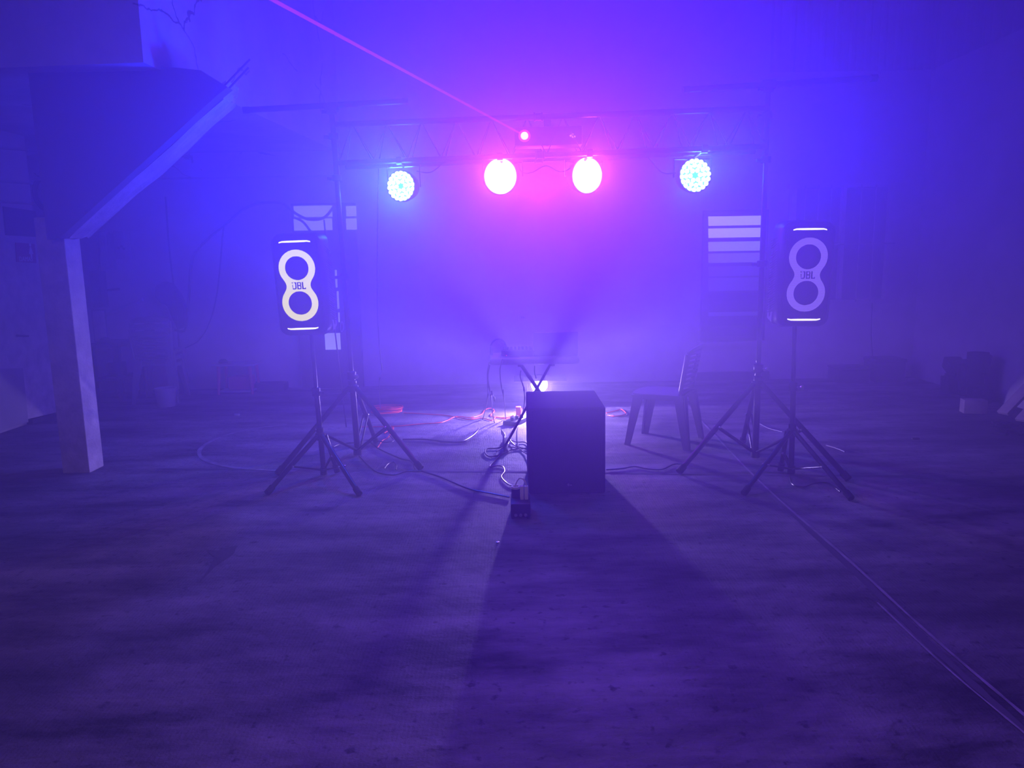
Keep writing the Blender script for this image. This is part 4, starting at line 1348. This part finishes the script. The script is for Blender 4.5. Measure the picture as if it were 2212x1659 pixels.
def hang(pts, Y, r, m, label, floor_pts=(), name='hanging_cable'):
    P = [ony(u, v, Y) for u, v in pts] + [onz(u, v, r + 0.004) for u, v in floor_pts]
    b = B(); tube(b, P, r)
    return single(name, b, m, label, 'cable')

fcable(((1106, 902), (1090, 905), (1072, 901), (1062, 908), (1040, 903), (1012, 906), (985, 901), (960, 897), (930, 895), (900, 893), (872, 892)), 0.005, M['orange'], 'orange extension cord running left along the floor from the table leg', name='extension_cord')
fcable(((1136, 880), (1122, 885), (1104, 900), (1078, 902), (1060, 898), (1068, 888), (1060, 882), (1048, 885), (1040, 895), (1018, 902), (985, 900), (955, 912), (905, 916), (850, 921), (780, 922)), 0.0045, M['orange'], 'orange cord with a small loop on the lit floor, reaching the left stands', name='extension_cord')
b = B()
cc = onz(838, 889, 0.0)
for k in range(7):
    rx, ry = 0.155 + random.uniform(-.02, .015), 0.10 + random.uniform(-.03, .02)
    ox, oy = random.uniform(-.015, .015), random.uniform(-.03, .03)
    tube(b, [cc + Vector((ox + rx * math.cos(a), oy + ry * math.sin(a), 0.008 + 0.007 * k)) for a in [i * math.pi / 8 for i in range(17)]], 0.0045, 6, 3)
tube(b, [cc + Vector((0.15, 0, 0.03)), cc + Vector((0.12, -0.10, 0.01)), cc + Vector((-0.10, -0.16, 0.008))], 0.0045, 6, 6)
single('extension_cord', b, M['orange'], 'coiled red-orange extension cord on the floor behind the left lighting stand', 'cable')
fcable(((830, 936), (842, 928), (850, 924), (838, 945), (826, 952), (815, 968)), 0.005, M['orange'], 'short bright orange cord end by the foot of the left lighting stand', name='extension_cord')
fcable(((870, 949), (915, 949), (960, 954), (1000, 955), (1015, 948)), 0.007, M['cable'], 'thick black cable lying across the lit floor left of the table')
hang(((1057, 782), (1053, 805), (1054, 838), (1053, 862)), YT - 0.2, 0.0045, M['cable'], 'leftmost black cable hanging off the table and curving left along the floor', ((1043, 905), (1030, 932), (1010, 948), (990, 955), (950, 955)))
hang(((1058, 788), (1054, 815), (1058, 845), (1061, 862)), YT - 0.19, 0.0045, M['cable'], 'second black cable from the left hanging off the table edge, with pale tape', ((1068, 912), (1088, 935), (1098, 958)))
hang(((1086, 775), (1080, 800), (1083, 835), (1088, 858)), YT - 0.2, 0.0045, M['cable'], 'black cable hanging from below the headphones down to the table foot', ((1092, 905), (1090, 945), (1094, 962)))
hang(((1125, 800), (1124, 815), (1131, 838), (1133, 870)), YT - 0.03, 0.0045, M['cable'], 'black cable hanging beside the crossed table legs', ((1126, 905), (1118, 930), (1119, 965)))
hang(((1155, 790), (1155, 805), (1158, 818)), YT - 0.03, 0.0045, M['cable'], 'short black lead dropping below the table in front of the flood lamp')
for k, (u, v) in enumerate(((1062, 849), (1067, 862), (1086, 846), (1131, 840))):
    p = ony(u, v, YT - 0.215)
    b = B(); cyl(b, p + Vector((0, 0, 0.018)), p - Vector((-0.004, 0, 0.018)), 0.0068, seg=10)
    single('cable_tie', b, M['white_plastic'], ['upper pale tape wrap on the second hanging cable', 'lower pale tape wrap on the second hanging cable',
           'pale tape wrap on the hanging cable below the headphones', 'pale tape wrap on the cable beside the crossed legs'][k], 'tape', 'tape wraps on the hanging cables')
# tangle at the foot of the table
fcable(((1100, 952), (1095, 962), (1075, 968), (1052, 970), (1048, 978), (1058, 986), (1080, 983), (1105, 972), (1142, 968)), 0.006, M['cable'], 'thick black cable looped flat on the floor at the table foot')
fcable(((1142, 960), (1132, 955), (1115, 955), (1102, 950), (1112, 962), (1128, 968), (1142, 972)), 0.005, M['cable'], 'shiny black cable loop touching the side of the subwoofer', jit=0.01)
fcable(((1072, 976), (1090, 966), (1118, 968), (1132, 977), (1142, 982)), 0.005, M['cable'], 'black cable arching over the floor loop at the table foot', jit=0.02)
fcable(((1084, 978), (1070, 994), (1058, 1008), (1075, 1006), (1086, 1008), (1090, 1018), (1083, 1030), (1095, 1044), (1108, 1050)), 0.0045, M['cable'], 'thin black cable snaking from the tangle to the power box')
fcable(((912, 1018), (950, 1030), (990, 1047), (1020, 1058), (1060, 1066), (1100, 1074)), 0.006, M['cable'], 'black cable running from the left lighting stand foot to the power box')
fcable(((776, 985), (790, 1000), (815, 1020), (850, 1026), (880, 1018), (912, 1018)), 0.005, M['cable'], 'black cable curving on the floor below the left lighting stand')
fcable(((800, 955), (820, 970), (845, 982), (870, 992), (890, 997), (896, 1013)), 0.005, M['cable'], 'reddish-lit thin cable wandering between the left stand legs')
fcable(((830, 1012), (838, 1002), (850, 998), (856, 1005), (855, 1014)), 0.004, M['cable'], 'small open cable loop on the floor between the left stands')
fcable(((720, 965), (740, 958), (770, 956), (800, 950), (830, 955), (850, 952), (842, 940)), 0.005, M['cable'], 'loose cable bundle around the foot of the left lighting stand', jit=0.02)
fcable(((1310, 1015), (1345, 1012), (1372, 1008), (1400, 1013), (1430, 1014), (1455, 1003), (1475, 1002)), 0.005, M['cable'], 'black cable on the floor between the subwoofer and the right lighting stand')
fcable(((1310, 892), (1335, 886), (1342, 884), (1352, 894), (1330, 899), (1312, 897)), 0.0045, M['orange'], 'orange cord lying on the floor right of the subwoofer', name='extension_cord')
fcable(((1706, 1028), (1712, 1046), (1735, 1052), (1760, 1044), (1790, 1044), (1815, 1062)), 0.005, M['cable'], 'black cable looping under the right speaker stand')
fcable(((1640, 915), (1660, 925), (1690, 933)), 0.004, M['white_plastic'], 'thin pale cable on the floor behind the right stands')
fcable(((1785, 962), (1805, 968), (1825, 976)), 0.005, M['white_plastic'], 'short pale cable piece on the floor right of the right speaker stand')
# cable dropping from the truss left of the table
hang(((818, 360), (816, 480), (815, 600), (816, 690), (822, 770), (825, 800), (819, 830)), 6.0, 0.004, M['cable'], 'thin cable dropping from the left part of the truss to the orange coil', ((822, 885),))
hang(((700, 475), (712, 600), (722, 700)), 5.95, 0.006, M['cable'], 'cable strapped down beside the left lighting pole', ((748, 922),))
hang(((900, 370), (930, 372), (960, 352), (985, 345)), 5.72, 0.004, M['cable'], 'thin cable drooping from the truss right of the left cyan lamp')
hang(((1118, 350), (1128, 372), (1150, 372), (1180, 358), (1210, 372), (1235, 362)), 5.72, 0.004, M['cable'], 'cable slung between the two bright middle lamps')
hang(((1400, 340), (1430, 372), (1460, 374)), 5.7, 0.004, M['cable'], 'thin cable drooping from the truss left of the right cyan lamp')
# red block with plugs by the table foot
pr = onz(1120, 900)
b = B(); box(b, (pr.x, pr.y, 0.05), (0.05, 0.05, 0.10), bev=0.006); single('plug_block', b, M['orange'], 'orange plug block standing on the floor behind the table leg', 'plug')
t = thing('power_strip', 'dark power strip with plugs lying on the floor by the table leg', 'power strip', onz(1112, 915))
pq = onz(1112, 915)
b = B(); box(b, (pq.x, pq.y, 0.022), (0.13, 0.24, 0.04), rot=Matrix.Rotation(R(-28), 3, 'Z'), bev=0.008); part('body', b, M['black_plastic'], t)
for k in range(3):
    b = B(); box(b, (pq.x + 0.045 * (k - 1) + .02, pq.y + 0.06 * (k - 1), 0.058), (0.03, 0.03, 0.034), bev=0.005); part('plug', b, M['black_plastic'], t)
b = B(); lathe(b, onz(1075, 1172, 0.0), (0, 0, 1), [(0, 0), (0.008, 0), (0.009, 0.004), (0, 0.007)], 12); single('bottle_cap', b, M['steel'], 'tiny shiny cap on the floor in front of the power box', 'cap')
b = B(); lathe(b, ony(1033, 798, 6.9), (0, -1, 0), [(0, 0.008), (0.009, 0.005), (0.007, 0)], 10); cp = b
bmesh.ops.scale(cp, vec=(1, 1, 1), verts=cp.verts); cp.free()
